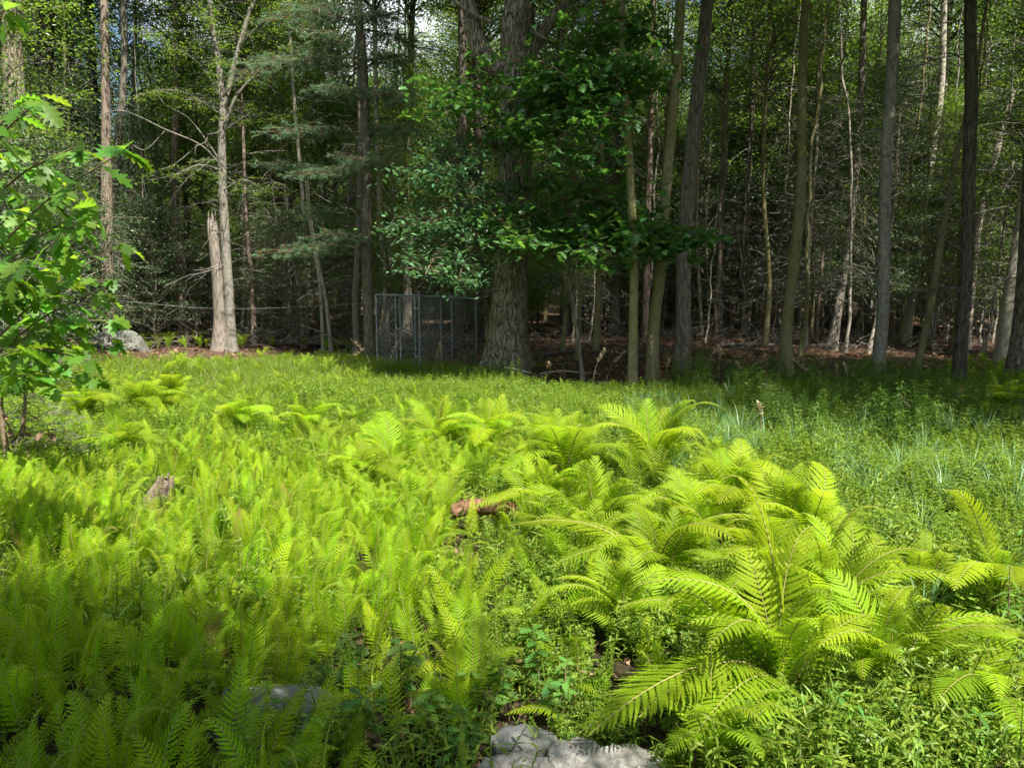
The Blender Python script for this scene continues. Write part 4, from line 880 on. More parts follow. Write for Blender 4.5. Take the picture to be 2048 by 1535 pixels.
for k, (x0, y0, x1, y1, Y, r_, lb) in enumerate(LOGS):
    A = at(x0, y0, Y); B = at(x1, y1, Y)
    if k not in (4, 6, 7): A[2] = G(A[0], Y) + r_ * .6; B[2] = G(B[0], Y) + r_ * .6
    mb = MB(); pth = smooth_path([A, A * .65 + B * .35 + [0, .1, .06], A * .3 + B * .7 + [0, -.1, .04], B], 22)
    mb.add(*tube(pth - A, np.linspace(r_, r_ * .5, 22), 8, .08, k))
    tag(inst('fallen_log', mb.mesh('fallen_log', M[['redbark', 'darkbark', 'darkbark', 'deadwood', 'darkbark', 'palebark', 'greybark', 'greybark'][k]]), None, tuple(A)), lb, 'log')
# brush: a tangle nobody could count
def brush(name, label, cx, cy, sx, sy, h, n, seed, lmax=1.2):
    g = np.random.default_rng(seed); mb = MB()
    for k in range(n):
        x, y = cx + g.normal(0, sx), cy + g.normal(0, sy); a = g.uniform(0, 6.3); l = g.uniform(.3, lmax); el = abs(g.normal(.15, .3))
        z = G(x, y) + g.uniform(0, h)
        d = np.array([cos(a) * cos(el), sin(a) * cos(el), sin(el)]); p = np.array([x, y, z])
        mb.add(*tube(np.array([p, p + d * l * .5 + g.normal(0, .04, 3), p + d * l + g.normal(0, .08, 3)]), [.012, .009, .004], 3))
    tag(inst(name, mb.mesh(name, M['twig'])), label, kind='stuff')
p = at(620, 690, 26); brush('brush_pile', 'tangle of dry grey twigs along the wood edge left of the kennel', p[0], 26.5, 2.6, 1.0, .5, 700, 1)
p = at(1250, 700, 27); brush('fallen_twigs', 'dead twigs strewn over the shaded litter right of the oak', p[0] + 4, 27, 7, 4, .25, 1100, 2)

# ------------------------------------------------------------------ litter and low growth in the wood
n = 34000; g = np.random.default_rng(17)
y = 16.5 + 34 * g.random(n) ** 1.2; x = g.uniform(-1, 1, n) * (y * .85 + 3)
px, py = proj(np.stack([x, y, 0 * x], -1)); keep = (py < 735) | (px > 1080)
keep &= ~((py > 745) & (px < 1100))
x, y = x[keep], y[keep]; n = len(x)
lv = [MB() for _ in range(3)]; LIT = []
for k, b in enumerate(lv):
    b.add(*place([OVATE, OAK, MAPLE][k], np.zeros((1, 3)), 0, 0, 0, .12)); LIT.append(b.mesh('fallen_leaf', M['dead_leaf']))
scatter('fallen_leaves', 'brown fallen leaves carpeting the floor of the wood', LIT, np.stack([x, y, hgt(x, y) + .015], -1), np.stack([g.normal(0, .5, n), g.normal(0, .5, n), g.uniform(0, 6.3, n)], -1), g.uniform(.6, 1.3, n))

# ------------------------------------------------------------------ meadow plants
g = np.random.default_rng(23)
def stem_plant(name, seed, h, nst, whorls, per, leaf, tmpl, mat, rad=.12, lean=.25, pit=.25):
    g = np.random.default_rng(seed); mb = MB()
    for s in range(nst):
        a = g.uniform(0, 6.3); r = rad * sqrt(g.random()); b = np.array([r * cos(a), r * sin(a), 0]); hh = h * g.uniform(.6, 1.1)
        tip = b + np.array([cos(a) * lean * hh * g.uniform(.3, 1.2), sin(a) * lean * hh, hh]); mid = (b + tip) / 2 + [0, 0, .04 * hh]
        pth = smooth_path([b, mid, tip], 6); mb.add(*tube(pth, np.linspace(.0025, .0012, 6) * (1 + h), 3), 0)
        t = np.linspace(.18, 1, whorls); t = np.repeat(t, per)
        c = np.stack([np.interp(t, np.linspace(0, 1, 6), pth[:, q]) for q in range(3)], 1); n = len(t)
        az = g.uniform(0, 6.3) + np.tile(np.arange(per) * 2 * pi / per, whorls) + np.repeat(np.arange(whorls) * 1.1, per) + g.normal(0, .2, n)
        mb.add(*place(tmpl, c, az, g.normal(pit, .25, n), g.normal(0, .3, n), leaf * g.uniform(.7, 1.2, n) * (1.1 - .35 * t)), 0, False)
    return mb.mesh(name, M[mat])
def tuft(name, seed, h, nb, w, mat, lean=.6, rad=.05):
    g = np.random.default_rng(seed); mb = MB()
    for k in range(nb):
        a = g.uniform(0, 6.3); hh = h * g.uniform(.5, 1.1); d = np.array([cos(a), sin(a), 0]); b = d * rad * g.random(); b[2] = 0
        ln = lean * g.uniform(.2, 1.2); t = np.linspace(0, 1, 5)[:, None]
        P = b + d * (t ** 1.8 * hh * ln) + np.array([0, 0, 1]) * (hh * (t - .32 * ln * t ** 3))
        S = np.array([-sin(a), cos(a), 0]) * w; ww = (1 - t ** 2.2) * .5 + .02
        V = np.concatenate([P - S * ww, P + S * ww]); i = np.arange(4); F = np.stack([i, i + 1, i + 6, i + 5], 1)
        mb.add(V, F, 0)
    return mb.mesh(name, M[mat])
COVER = [stem_plant('bedstraw', 300 + k, .26, 9, 7, 5, .030, TRI, 'cover', .14) for k in range(4)] + [stem_plant('stilt_grass', 310 + k, .28, 8, 7, 2, .055, LANCE, 'cover', .14, .5) for k in range(2)]
TURF = [tuft('turf', 320 + k, .26, 34, .007, 'grass', .7, .12) for k in range(3)] + [COVER[0]]
HAYM = [M['hay'], M['rachis']]
HAY = [frond_mesh('hay_frond', .5, re_, ri_, 19, .20, .019, .22, 'tri', 6, 330 + k, HAYM, cup=.05, notch=.8, droop=.2) for k, (re_, ri_) in enumerate([(.10, .46), (.18, .43), (.26, .38), (.08, .48), (.30, .30), (.16, .46), (.38, .16), (.05, .40)])]
def clump_mesh(name, seed, nfr, L, mats, reach=(.12, .42), rise=(.32, .5)):
    """small fern drawn as one mesh for the crowd in the distance"""
    g = np.random.default_rng(seed); mb = MB()
    for k in range(nfr):
        re_ = g.uniform(*reach) * L * 2; ri_ = g.uniform(*rise) * L * 2
        me = frond_mesh('tmp', L, re_, ri_, 20, .17, .0125, .15, 'lance', 4, seed * 10 + k, mats, notch=.25)
        n = len(me.vertices); v = np.zeros(n * 3, np.float32); me.vertices.foreach_get('co', v); v = v.reshape(-1, 3)
        a = k * 2.4 + g.uniform(-.4, .4); R = np.array([[cos(a), -sin(a), 0], [sin(a), cos(a), 0], [0, 0, 1]]); v = v @ R.T
        f4 = np.array([p.vertices[:] for p in me.polygons if len(p.vertices) == 4]); mi = np.array([p.material_index for p in me.polygons])
        mb.add(v, f4[mi == 0], 0); mb.add(v, f4[mi == 1], 1)
        bpy.data.meshes.remove(me)
    return mb.mesh(name, mats)
BFM = [M['bigfern'], M['rachis']]
SMALL = [clump_mesh('small_fern', 5 + k, 7, .45, BFM) for k in range(3)]
WEED = [stem_plant('goldenrod', 340 + k, .75, 5, 16, 3, .085, LANCE, 'weed', .10, .12, .35) for k in range(3)]
BGR = [tuft('broad_grass', 350 + k, .75, 30, .011, 'blue_grass', .75, .06) for k in range(3)]

def cand(n, y0, y1, pw=1.0, side=.74, seed=0):
    g = np.random.default_rng(seed); y = y0 + (y1 - y0) * g.random(n) ** pw; x = g.uniform(-1, 1, n) * (y * side + .6)
    z = hgt(x, y); return x, y, z, *proj(np.stack([x, y, z + .2], -1)), g
def area_uniform(n, y0, y1, side=.74, seed=0):
    n = int(n * (y1 * (side + .22) + 2.2 + y0 * .5) / (y1 * side + .6 + y0 * .5))
    g = np.random.default_rng(seed); y = np.sqrt(y0 ** 2 + (y1 ** 2 - y0 ** 2) * g.random(n)); x = g.uniform(-1, 1, n) * (y * (side + .22) + 2.2)
    z = hgt(x, y); return x, y, z, *proj(np.stack([x, y, z + .2], -1)), g
def sc(name, label, src, x, y, z, keep, g, smin, smax, tilt=.12, az=None):
    n = int(keep.sum()); a = g.uniform(0, 2 * pi, len(x)) if az is None else az
    scatter(name, label, src, np.stack([x, y, z], -1)[keep], np.stack([g.normal(0, tilt, n), g.normal(0, tilt, n), a[keep]], -1), g.uniform(smin, smax, n))

# hay-scented fern bed, near left and middle
def bed_edge(px, py):        # where the fern bed stops towards the right and the back
    lim = np.where(py > 1150, 1010, 1000 + (1150 - py) * .0) + 60 * np.sin(py * .021)
    return (px < lim) & (py > 905 + 25 * np.sin(px * .013))
x, y, z, px, py, g = area_uniform(19000, 2.3, 9.5, .74, 41)
keep = bed_edge(px, py) & (np.sin(x * 3.1 + 1.7 * np.sin(y * 2.3)) * np.sin(y * 3.7 + 2 * np.sin(x * 1.9)) > g.uniform(-1.2, -.15, len(x))) & ~((px > 890) & (px < 1060) & (py > 960) & (py < 1120)) & ~((np.abs(px - 310) < 70) & (np.abs(py - 985) < 45))
keep &= ~((np.abs(px - 560) < 120) & (py > 1335) & (py < 1420) & (g.random(len(px)) < .75))
keep &= ~((px > 650) & (py > 1250) & (g.random(len(px)) < .72)) & ~((px > 930) & (py > 1180) & (g.random(len(px)) < .6))
sc('hay_scented_fern_bed', 'dense bed of feathery light green ferns', HAY, x, y, z, keep, g, .5, .98, .22, g.normal(.6, 1.4, len(x)))
x, y, z, px, py, g = area_uniform(6000, 2.4, 8.5, .74, 42)
keep = (px > 900) & (px < 1330) & (py > 1010) & (py < 1420) & (g.random(len(px)) < .30)
sc('scattered_ferns', 'loose light green ferns between the bed and the big clumps', HAY, x, y, z, keep, g, .5, .95, .25)
# sparser ferns mixed over the mid meadow
x, y, z, px, py, g = area_uniform(5200, 6.5, 14.5, .74, 43)
keep = (py < 960) & (py > 785) & (px < 1000) & (g.random(len(px)) < np.clip((py - 760) / 120, .15, .9))
sc('mid_fern_growth', 'low feathery ferns across the middle of the meadow', HAY, x, y, z, keep, g, .6, .95, .2)
x, y, z, px, py, g = area_uniform(900, 7.5, 21, .74, 44)
keep = ((px < 900) & (py > 765) & (py < 900)) | ((px > 1880) & (py < 790) & (py > 715)) | ((px < 740) & (py < 765) & (g.random(len(px)) < .5))
sc('small_ferns', 'scattered small ferns near the back of the meadow', SMALL, x, y, z, keep, g, .5, .95, .15)
x, y, z, px, py, g = area_uniform(2600, 3.0, 10.5, .74, 144)
lo = np.interp(px, [640, 1000, 1200, 1500, 1800], [1010, 1100, 1330, 1470, 1400]); hi = np.interp(px, [640, 900, 1300, 1500, 1750], [880, 850, 870, 950, 1080])
keep = (px > 640) & (px < 1840) & (py < lo) & (py > hi) & (py < 1120) & (g.random(len(px)) < .45) & ~((px > 890) & (px < 1060) & (py > 960) & (py < 1090)) & (g.random(len(px)) < .75)
sc('fern_undergrowth', 'smaller ferns filling the gaps between the big clumps', SMALL, x, y, z, keep, g, .7, 1.2, .12)
# ground cover: fine leaves everywhere, thick at the right
x, y, z, px, py, g = area_uniform(17000, 2.3, 15.5, .74, 45)
dens = np.where(px > 1000, 1.0, np.where(py < 900, .9, .35)); dens = np.where((px < 900) & (py > 950), .22, dens)
keep = (g.random(len(px)) < dens) & (py > 770) & ~((px > 960) & (px < 1330) & (py > 1440))
pat = np.sin(x * 1.7 + np.sin(y * 1.3) * 2) * np.sin(y * 2.1 + np.sin(x * 1.1) * 2)
tallp = keep & (pat > .1)
sc('ground_cover', 'fine-leaved green ground cover', COVER, x, y, z, keep & ~tallp, g, .5, 1.1, .25)
sc('taller_ground_cover', 'taller patches of fine-leaved green growth', COVER + COVER[4:], x, y, z, tallp, g, .7, 1.45, .25)
x, y, z, px, py, g = area_uniform(1500, 3.2, 14.5, .74, 145)
keep = (px > 1250) & (py > 790) & ((py < 1000) | ((px > 1650) & (py < 1250) & (g.random(len(px)) < .35)))
sc('wild_grass', 'thin arching wild grass among the low growth', BGR, x, y, z, keep & (g.random(len(px)) < .5), g, .45, .85, .12)
x, y, z, px, py, g = area_uniform(1500, 3.0, 15, .74, 146)
keep = (px > 1500) & (py > 850) & (py < 1100) & (g.random(len(px)) < .2)
sc('scattered_weeds', 'leafy weeds standing above the fine ground cover', WEED, x, y, z, keep, g, .3, .55, .15)
x, y, z, px, py, g = area_uniform(1500, 24, 33, .74, 147)
keep = (px < 720) & (g.random(len(px)) < .35)
sc('woodland_ferns', 'small ferns along the floor at the left wood edge', SMALL, x, y, z, keep, g, .7, 1.3, .12)
x, y, z, px, py, g = area_uniform(3500, 15.5, 21, .74, 148)
keep = (px > 640) & (px < 1100) & (py < 770) & (py > 700) & (g.random(len(px)) < .3)
sc('kennel_weeds', 'weeds and grass round the foot of the kennel and the oak', WEED[:1] + TURF + COVER[:2], x, y, z, keep, g, .4, .8, .12)
x, y, z, px, py, g = area_uniform(9000, 2.5, 8, .74, 149)
keep = (((px > 880) & (px < 1120) & (py > 930) & (py < 1120)) | ((px > 600) & (px < 1300) & (py > 1200)) | ((px < 460) & (py > 900) & (py < 1020))) & (g.random(len(px)) < .6)
n = int(keep.sum()); scatter('leaf_debris', 'brown dead leaves on the soil between the plants', LIT, np.stack([x, y, z + .02], -1)[keep], np.stack([g.normal(0, .4, n), g.normal(0, .4, n), g.uniform(0, 6.3, n)], -1), g.uniform(.35, .8, n))
x, y, z, px, py, g = area_uniform(15000, 10.5, 23.5, .74, 46)
back = np.interp(px, [0, 400, 700, 1000, 1100, 1500, 1750, 2048], [700, 712, 705, 735, 768, 768, 745, 735])
keep = (py > back) & (py < 860) & (g.random(len(px)) < .85)
sc('meadow_grass', 'short green grass at the back of the meadow', TURF, x, y, z, keep, g, .6, 1.2, .15)
# tall weeds in the shade at the right
x, y, z, px, py, g = area_uniform(2600, 8.5, 17.5, .76, 47)
edge = np.interp(px, [1330, 1450, 1600, 2048], [790, 800, 905, 985])
keep = (px > 1340) & (py > 752) & (py < edge) & ~((px > 1900) & (py < 800)) & (g.random(len(px)) < .6)
sc('tall_weeds', 'waist-high dark green leafy weeds in the shade', WEED, x, y, z, keep, g, .45, 1.15, .12)

# grass tufts with broad bluish blades: each a thing
g = np.random.default_rng(61)
gl = 'arching blue-green grass tuft between the fern clumps and the tall weeds'
TL = [f'blue-green arching grass tuft, {q}' for q in ('foremost of those behind the tallest fern', 'tallest near the leaning seed stalk', 'close behind the tallest fern tips', 'right of the tallest fern', 'between the fern clumps and tall weeds', 'left of the tallest fern tips', 'right end of the row in front of the weeds', 'touching the shaded weeds near the middle', 'beside the upright yellow-green frond', 'in the shade under the seed heads', 'farthest right of all the tufts', 'in front of the shaded tufts, right of the tallest fern', 'farthest left of all the tufts', 'lowest in the middle of the tufts')]
for k, (px, py) in enumerate([(1400, 880), (1440, 860), (1370, 865), (1480, 880), (1530, 900), (1345, 850), (1590, 920), (1570, 880), (1640, 920), (1500, 850), (1700, 925), (1425, 905), (1290, 838), (1460, 915)]):
    q = ground(px, py); o = inst('grass_tuft', BGR[k % 3], None, (q[0], q[1], G(q[0], q[1])), (0, 0, g.uniform(0, 6)), g.uniform(.55, .85)); tag(o, TL[k], 'grass tuft', 'blue-green grass tufts')

# seed stalks
def stalk(h, seed, bend=.2):
    g = np.random.default_rng(seed); mb = MB(); t = np.linspace(0, 1, 9)[:, None]
    P = np.array([0, 0, 1]) * t * h + np.array([1, 0, 0]) * bend * h * t ** 2.2; mb.add(*tube(P, np.linspace(.0055, .003, 9), 4), 0)
    hd = MB(); n = 40; s = g.uniform(.72, 1, n); c = np.stack([np.interp(s, t[:, 0], P[:, q]) for q in range(3)], 1)
    hd.add(*place(SPIKE, c, g.uniform(0, 6.3, n), g.normal(1.0, .28, n), 0, .10 * g.uniform(.6, 1.2, n)), 0, False)
    return mb.mesh('stem', M['tan']), hd.mesh('seed_head', M['tan'])
STK = [stalk(1.0, 80 + k, [.1, .25, .45, .05][k]) for k in range(4)]
SP = [(1092, 742, 15.5), (1185, 715, 14.5), (1212, 720, 15), (1308, 690, 14.2), (1330, 730, 14.6), (1352, 715, 15), (1402, 700, 14.2), (1438, 712, 14.4), (1468, 735, 15), (1500, 740, 14), (1640, 735, 13.2), (1672, 745, 13.5), (1700, 742, 13), (1738, 765, 12.5), (1590, 800, 11.5), (884, 700, 16.8), (870, 712, 17), (776, 700, 17.5), (745, 695, 17.6), (1525, 820, 9.6), (1910, 805, 11), (1840, 855, 10), (690, 712, 18)]
for k, (px, py, Y) in enumerate(SP):
    p = at(px, py - 14, Y); h = max(.5, p[2] - G(p[0], Y)); r = empty('seed_stalk', (p[0], Y, G(p[0], Y)), g.choice([0, pi]) + g.normal(0, .4)); tag(r, uniq(f'tan seed head on thin stalk {lm(px)}', f'taller tan seed head {lm(px)}' if py < 715 else f'lower tan seed head {lm(px)}', f'pale dry seed stalk standing {lm(px)}'), 'plant', 'tan grass seed stalks')
    s_, h_ = STK[k % 4]; inst('stem', s_, r, scale=(h, h, h)); inst('seed_head', h_, r, scale=(h, h, h) if h > .9 else (1, 1, h))

# ------------------------------------------------------------------ big clump ferns, one thing each, every frond a part
SHAPES = []
for k, (re_, ri_) in enumerate([(.28, .90), (.42, .84), (.58, .72), (.72, .55), (.84, .36), (.90, .15), (.90, -.04), (.50, .80)]):
    for s in range(2):
        me = frond_mesh('frond', 1.0, re_, ri_, 29, .172, .0112, .12, 'lance', 9, 400 + k * 5 + s, BFM, cup=.05, notch=.22, droop=.18 + .06 * s)
        SHAPES.append((re_, ri_, me))
def big_fern(label, bx, by, tips, extra=3, L=.8, z0=.03, seed=0, nm='fern'):
    g = np.random.default_rng(int(bx * 13 + by)); b = ground(bx, by, .0); b[2] = G(b[0], b[1]) + z0
    r = empty(nm, tuple(b)); tag(r, label, 'fern', 'large clump ferns')
    used = []
    for (tx, ty, dz) in tips:       # dz: height of the tip above the foot
        q = ground(tx, ty, b[2] + dz) - b; re_ = sqrt(q[0] ** 2 + q[1] ** 2); az = atan2(q[1], q[0]); tot = sqrt(re_ ** 2 + dz ** 2)
        ra = atan2(dz, re_)
        c = sorted(SHAPES, key=lambda s: abs(atan2(s[1], s[0]) - ra))[int(g.integers(0, 2))]
        s = min(max(1.08 * tot / sqrt(c[0] ** 2 + c[1] ** 2), .3), 1.15)
        if ra > radians(48):      # upright frond: its blade faces or turns from the light, leaning sideways
            dv = 1 if g.random() < .65 else -1; lean = min(max(atan2(q[0], max(dz, .1)), -.7), .7)
            az = dv * pi / 2 + g.normal(0, .28) - lean * .3 * dv; rx = lean * .8 * dv
        else: rx = g.normal(0, .06)
        inst('frond', c[2], r, rot=(rx, g.normal(0, .06), az), scale=s); used.append(az)
        for q2 in range(1 if s > .55 else 0):
            c2 = SHAPES[int(g.integers(0, len(SHAPES)))] if g.random() < .3 else c
            inst('frond', c2[2], r, rot=(rx + g.normal(0, .18), g.normal(0, .1), az + g.choice([-1, 1]) * g.uniform(.25, .6)), scale=s * g.uniform(.8, .98))
    n = 5 + extra; a0 = g.uniform(0, 6.3)
    for k in range(n):
        az = a0 + k * 2 * pi / n + g.normal(0, .2); c = SHAPES[int(g.choice([0, 1, 2, 3, 14, 15, 2, 3, 4, 5]))]
        if abs(cos(az)) > .8: c = SHAPES[int(g.choice([4, 5, 6, 7]))]
        inst('frond', c[2], r, rot=(g.normal(0, .18), g.normal(0, .1), az), scale=L * g.uniform(.75, 1.12))
    return r
FERNS = [
 ('nearest big fern whose lowest fronds sweep over the pale stones', 1560, 1440, [(1150, 1490, .18), (1165, 1400, .28), (1250, 1225, .50), (1330, 1130, .62), (1700, 1330, .35), (1480, 1500, .15), (1420, 1330, .45), (1290, 1190, .5)], 2, .8),
 ('big fern lower right with one broad frond rising and one sweeping to the right edge', 1775, 1420, [(1870, 1180, .55), (2045, 1275, .42), (1960, 1410, .2), (1720, 1200, .5), (1640, 1330, .35), (1990, 1330, .3), (1740, 1290, .4)], 2, .7),
 ('big fern right of centre with tall upright fronds and one arching back', 1640, 1290, [(1750, 1055, .62), (1570, 1090, .6), (1900, 1165, .5), (1800, 1110, .55), (1500, 1180, .5), (1450, 1090, .5)], 3, .75),
 ('fern whose long arching frond stretches far left over dark stems', 1310, 1185, [(1020, 1010, .52), (1230, 1075, .55), (1480, 1110, .5), (1350, 1030, .5), (1120, 1160, .30), (1430, 1260, .2)], 2, .7),
 ('fern with yellow-green upright frond beside the bedstraw at right', 1600, 1140, [(1700, 935, .62), (1570, 985, .6), (1520, 930, .62), (1640, 1010, .5), (1730, 1010, .45), (1490, 1050, .4)], 3, .7),
 ('fern clump mid right behind the nearer tall ones', 1470, 1070, [(1520, 925, .6), (1400, 925, .6), (1560, 960, .5), (1380, 1000, .4), (1310, 960, .5)], 4, .7),
 ('tallest fern at the back of the sunny clumps, fronds fanned upright', 1310, 975, [(1215, 822, .72), (1290, 815, .75), (1450, 835, .72), (1390, 870, .6), (1170, 870, .55), (1350, 850, .6)], 3, .7),
 ('fern left of the tallest one, fronds pointing up and left', 1130, 985, [(1110, 830, .65), (1040, 860, .6), (1060, 900, .5), (1190, 890, .55), (1000, 930, .4)], 4, .7),
 ('fern centre with pale fronds above the leafy seedling', 985, 935, [(1000, 800, .65), (965, 810, .6), (1040, 835, .55), (900, 830, .55), (930, 870, .5)], 3, .7),
 ('fern centre left with a bright feather-like frond', 880, 925, [(840, 810, .62), (870, 800, .62), (800, 850, .55), (920, 840, .5), (960, 870, .4)], 3, .7),
 ('fern with striped frond left of the central ones', 790, 965, [(690, 860, .55), (740, 850, .55), (760, 830, .6), (830, 880, .45), (680, 920, .35)], 3, .6),
 ('low fern with a drooping striped frond in the fern bed', 720, 1000, [(660, 925, .4), (700, 920, .4), (760, 930, .4), (790, 960, .3)], 3, .5),
 ('fern just behind the rotten reddish log', 1090, 1040, [(1010, 940, .5), (1060, 930, .5), (1140, 950, .5), (1180, 970, .45), (1000, 1000, .35)], 4, .7),
 ('fern between the log and the long arching frond', 1190, 1080, [(1120, 960, .55), (1200, 950, .6), (1260, 960, .55), (1290, 1010, .45), (1150, 1040, .3)], 4, .7),
 ('fern in the dip at the centre of the big clumps', 1400, 1130, [(1300, 1020, .5), (1420, 1010, .55), (1480, 1020, .5), (1350, 1080, .3)], 4, .7),
 ('young fern at the right margin of the clump ferns', 1830, 1230, [(1900, 1100, .4), (1950, 1130, .35), (1860, 1110, .4)], 4, .5),
 ('yellowing small fern near the right edge', 1990, 1245, [(1950, 1150, .4), (1990, 1130, .4), (2040, 1160, .35)], 4, .45),
 ('darker fern at the near right corner, half hidden by seedlings', 1960, 1440, [(1920, 1370, .3), (2010, 1360, .3), (1990, 1420, .25), (1880, 1400, .3)], 3, .45),
 ('shaded fern below the stones, cut by the bottom edge', 1420, 1560, [(1350, 1480, .3), (1460, 1470, .35), (1400, 1450, .3), (1500, 1510, .3)], 2, .5),
 ('upright fern standing alone in the shaded near centre', 920, 1450, [(980, 1290, .45), (960, 1310, .42), (900, 1330, .38), (890, 1400, .25)], 2, .45),
 ('fern at the left of the back row, dark and feathery', 170, 850, [(130, 790, .5), (170, 770, .55), (210, 790, .5), (240, 800, .4), (90, 810, .4)], 4, .7),
 ('fern second in the back row by the oak sapling', 280, 850, [(250, 780, .5), (290, 775, .55), (330, 790, .5), (350, 810, .4)], 4, .7),
 ('fern third in the back row, tip catching the light', 345, 835, [(320, 765, .55), (350, 775, .5), (400, 800, .4), (290, 790, .5)], 4, .7),
 ('fern behind the stump with dark blades', 250, 920, [(240, 870, .4), (280, 870, .4), (310, 880, .35), (200, 880, .4)], 4, .5),
 ('fern mid left between the back row and the fern bed', 480, 870, [(440, 810, .5), (480, 805, .5), (530, 820, .45), (560, 830, .4)], 4, .6),
 ('fern mid left nearer the centre, leaning right', 620, 880, [(590, 820, .5), (630, 815, .5), (680, 830, .45), (560, 840, .4)], 4, .6),
 ('fern at the right edge of the weeds catching sun', 1990, 850, [(1960, 800, .5), (2000, 790, .55), (2040, 800, .5)], 4, .7),
 ('fern in the clump heart, hidden low between brighter fronds', 1530, 1230, [(1440, 1150, .45), (1550, 1120, .55), (1610, 1150, .5), (1460, 1230, .3)], 4, .7),
 ('fern in front of the long arching frond, low over bare stems', 1250, 1290, [(1110, 1190, .35), (1180, 1150, .4), (1290, 1180, .4), (1340, 1210, .35)], 3, .5),
]
for f in FERNS: big_fern(f[0], f[1], f[2], f[3], f[4], f[5])

# ------------------------------------------------------------------ seedlings and broadleaf plants: things with leaves as parts
def leaf_mesh(nm, tm, mat): b = MB(); b.add(*place(tm, np.zeros((1, 3)), 0, 0, 0, 1.0)); return b.mesh(nm, M[mat])
LF = {'ovate': leaf_mesh('leaf', OVATE, 'seedling'), 'lance': leaf_mesh('leaf', LANCE, 'seedling'), 'dark': leaf_mesh('leaf', OAK, 'darkseed'), 'oak': leaf_mesh('leaf', OAK, 'oakleaf'), 'maple': leaf_mesh('leaf', MAPLE, 'oakleaf'), 'brown': leaf_mesh('leaf', OAK, 'dead_leaf')}
def seedling(label, px, py, h, kind, tiers, per, size, group='broadleaf seedlings', nm='seedling', pit=.1):
    g = np.random.default_rng(int(px * 3 + py)); b = ground(px, py, .0); b[2] = G(b[0], b[1])
    r = empty(nm, tuple(b)); tag(r, label, 'plant', group)
    tip = np.array([g.normal(0, .06), g.normal(0, .06), h]); pth = smooth_path([[0, 0, -.02], tip * .5 + [.01, .01, 0], tip], 8)
    mb = MB(); mb.add(*tube(pth, np.linspace(.005, .002, 8), 5)); inst('stem', mb.mesh('stem', M['browntwig']), r)
    for t in range(tiers):
        s = .4 + .6 * (t + 1) / tiers; c = pth[min(7, int(s * 7))]
        for k in range(per):
            inst('leaf', LF[kind], r, tuple(c), (g.normal(0, .2), -pit + g.normal(0, .2), k * 2 * pi / per + t * 1.0 + g.normal(0, .2)), size * g.uniform(.7, 1.1) * (.75 + .25 * (1 - s)))
SEED = [
 ('bright round-leaved seedling above the rotten log', 965, 985, .30, 'ovate', 4, 5, .11), ('round-leaved seedling right of the one above the log', 1000, 1000, .24, 'ovate', 3, 5, .09),
 ('three-tiered seedling at the bottom, left of centre right', 1640, 1500, .22, 'ovate', 2, 5, .10), ('narrow-leaved seedling at the bottom right', 1700, 1530, .24, 'lance', 4, 4, .12),
 ('seedling with whorled leaves beside the low right fern', 1880, 1480, .22, 'ovate', 2, 5, .10), ('seedling at the bottom right corner', 1960, 1540, .26, 'lance', 4, 4, .13),
 ('seedling leaning at the right edge, tall with long leaves', 2010, 1330, .55, 'lance', 7, 3, .12), ('tall dark-leaved plant at the right edge mid height', 2030, 1240, .65, 'lance', 7, 3, .12),
 ('seedling under the big fern by the stones', 1120, 1450, .26, 'ovate', 3, 5, .09), ('shaded oval-leaved seedling left of the stones', 1100, 1430, .22, 'ovate', 2, 6, .09),
 ('heart-leaved seedling growing over the pale stone', 1130, 1500, .12, 'ovate', 2, 4, .07), ('lobed dark plant in the near shade, foremost left', 640, 1530, .26, 'dark', 4, 4, .12),
 ('lobed dark plant in the near shade, centre', 720, 1500, .30, 'dark', 5, 4, .13), ('lobed dark plant beside the upright fern', 840, 1500, .30, 'dark', 5, 4, .12),
 ('lobed plant below the upright fern', 880, 1540, .24, 'dark', 4, 4, .12), ('lobed plant above the low grey rock', 700, 1380, .32, 'dark', 5, 4, .12),
 ('lobed plant right of the low grey rock', 790, 1400, .34, 'dark', 5, 4, .13), ('lobed plant in half shade above the stones', 1020, 1420, .32, 'dark', 5, 4, .11),
 ('lobed plant left of the back stepping stone', 960, 1500, .26, 'dark', 5, 4, .11), ('lobed plant touching the first stepping stone', 990, 1440, .30, 'dark', 5, 4, .11),
 ('lobed plant in the sun spot right of the dark ones', 1080, 1400, .34, 'dark', 5, 4, .12), ('narrow-leaved plant between the big fern and the right corner', 1800, 1500, .2, 'lance', 4, 4, .11),
 ('seedling under the sweeping right frond', 1600, 1400, .22, 'lance', 4, 4, .10), ('pale seedling in the bedstraw at right', 1860, 1330, .28, 'ovate', 3, 4, .08),
 ('lobed plant at the dark gap in the fern bed', 640, 1440, .28, 'dark', 5, 4, .12), ('lobed plant low in the bottom shade', 560, 1520, .24, 'dark', 4, 4, .12),
]
for s in SEED: seedling(*s)

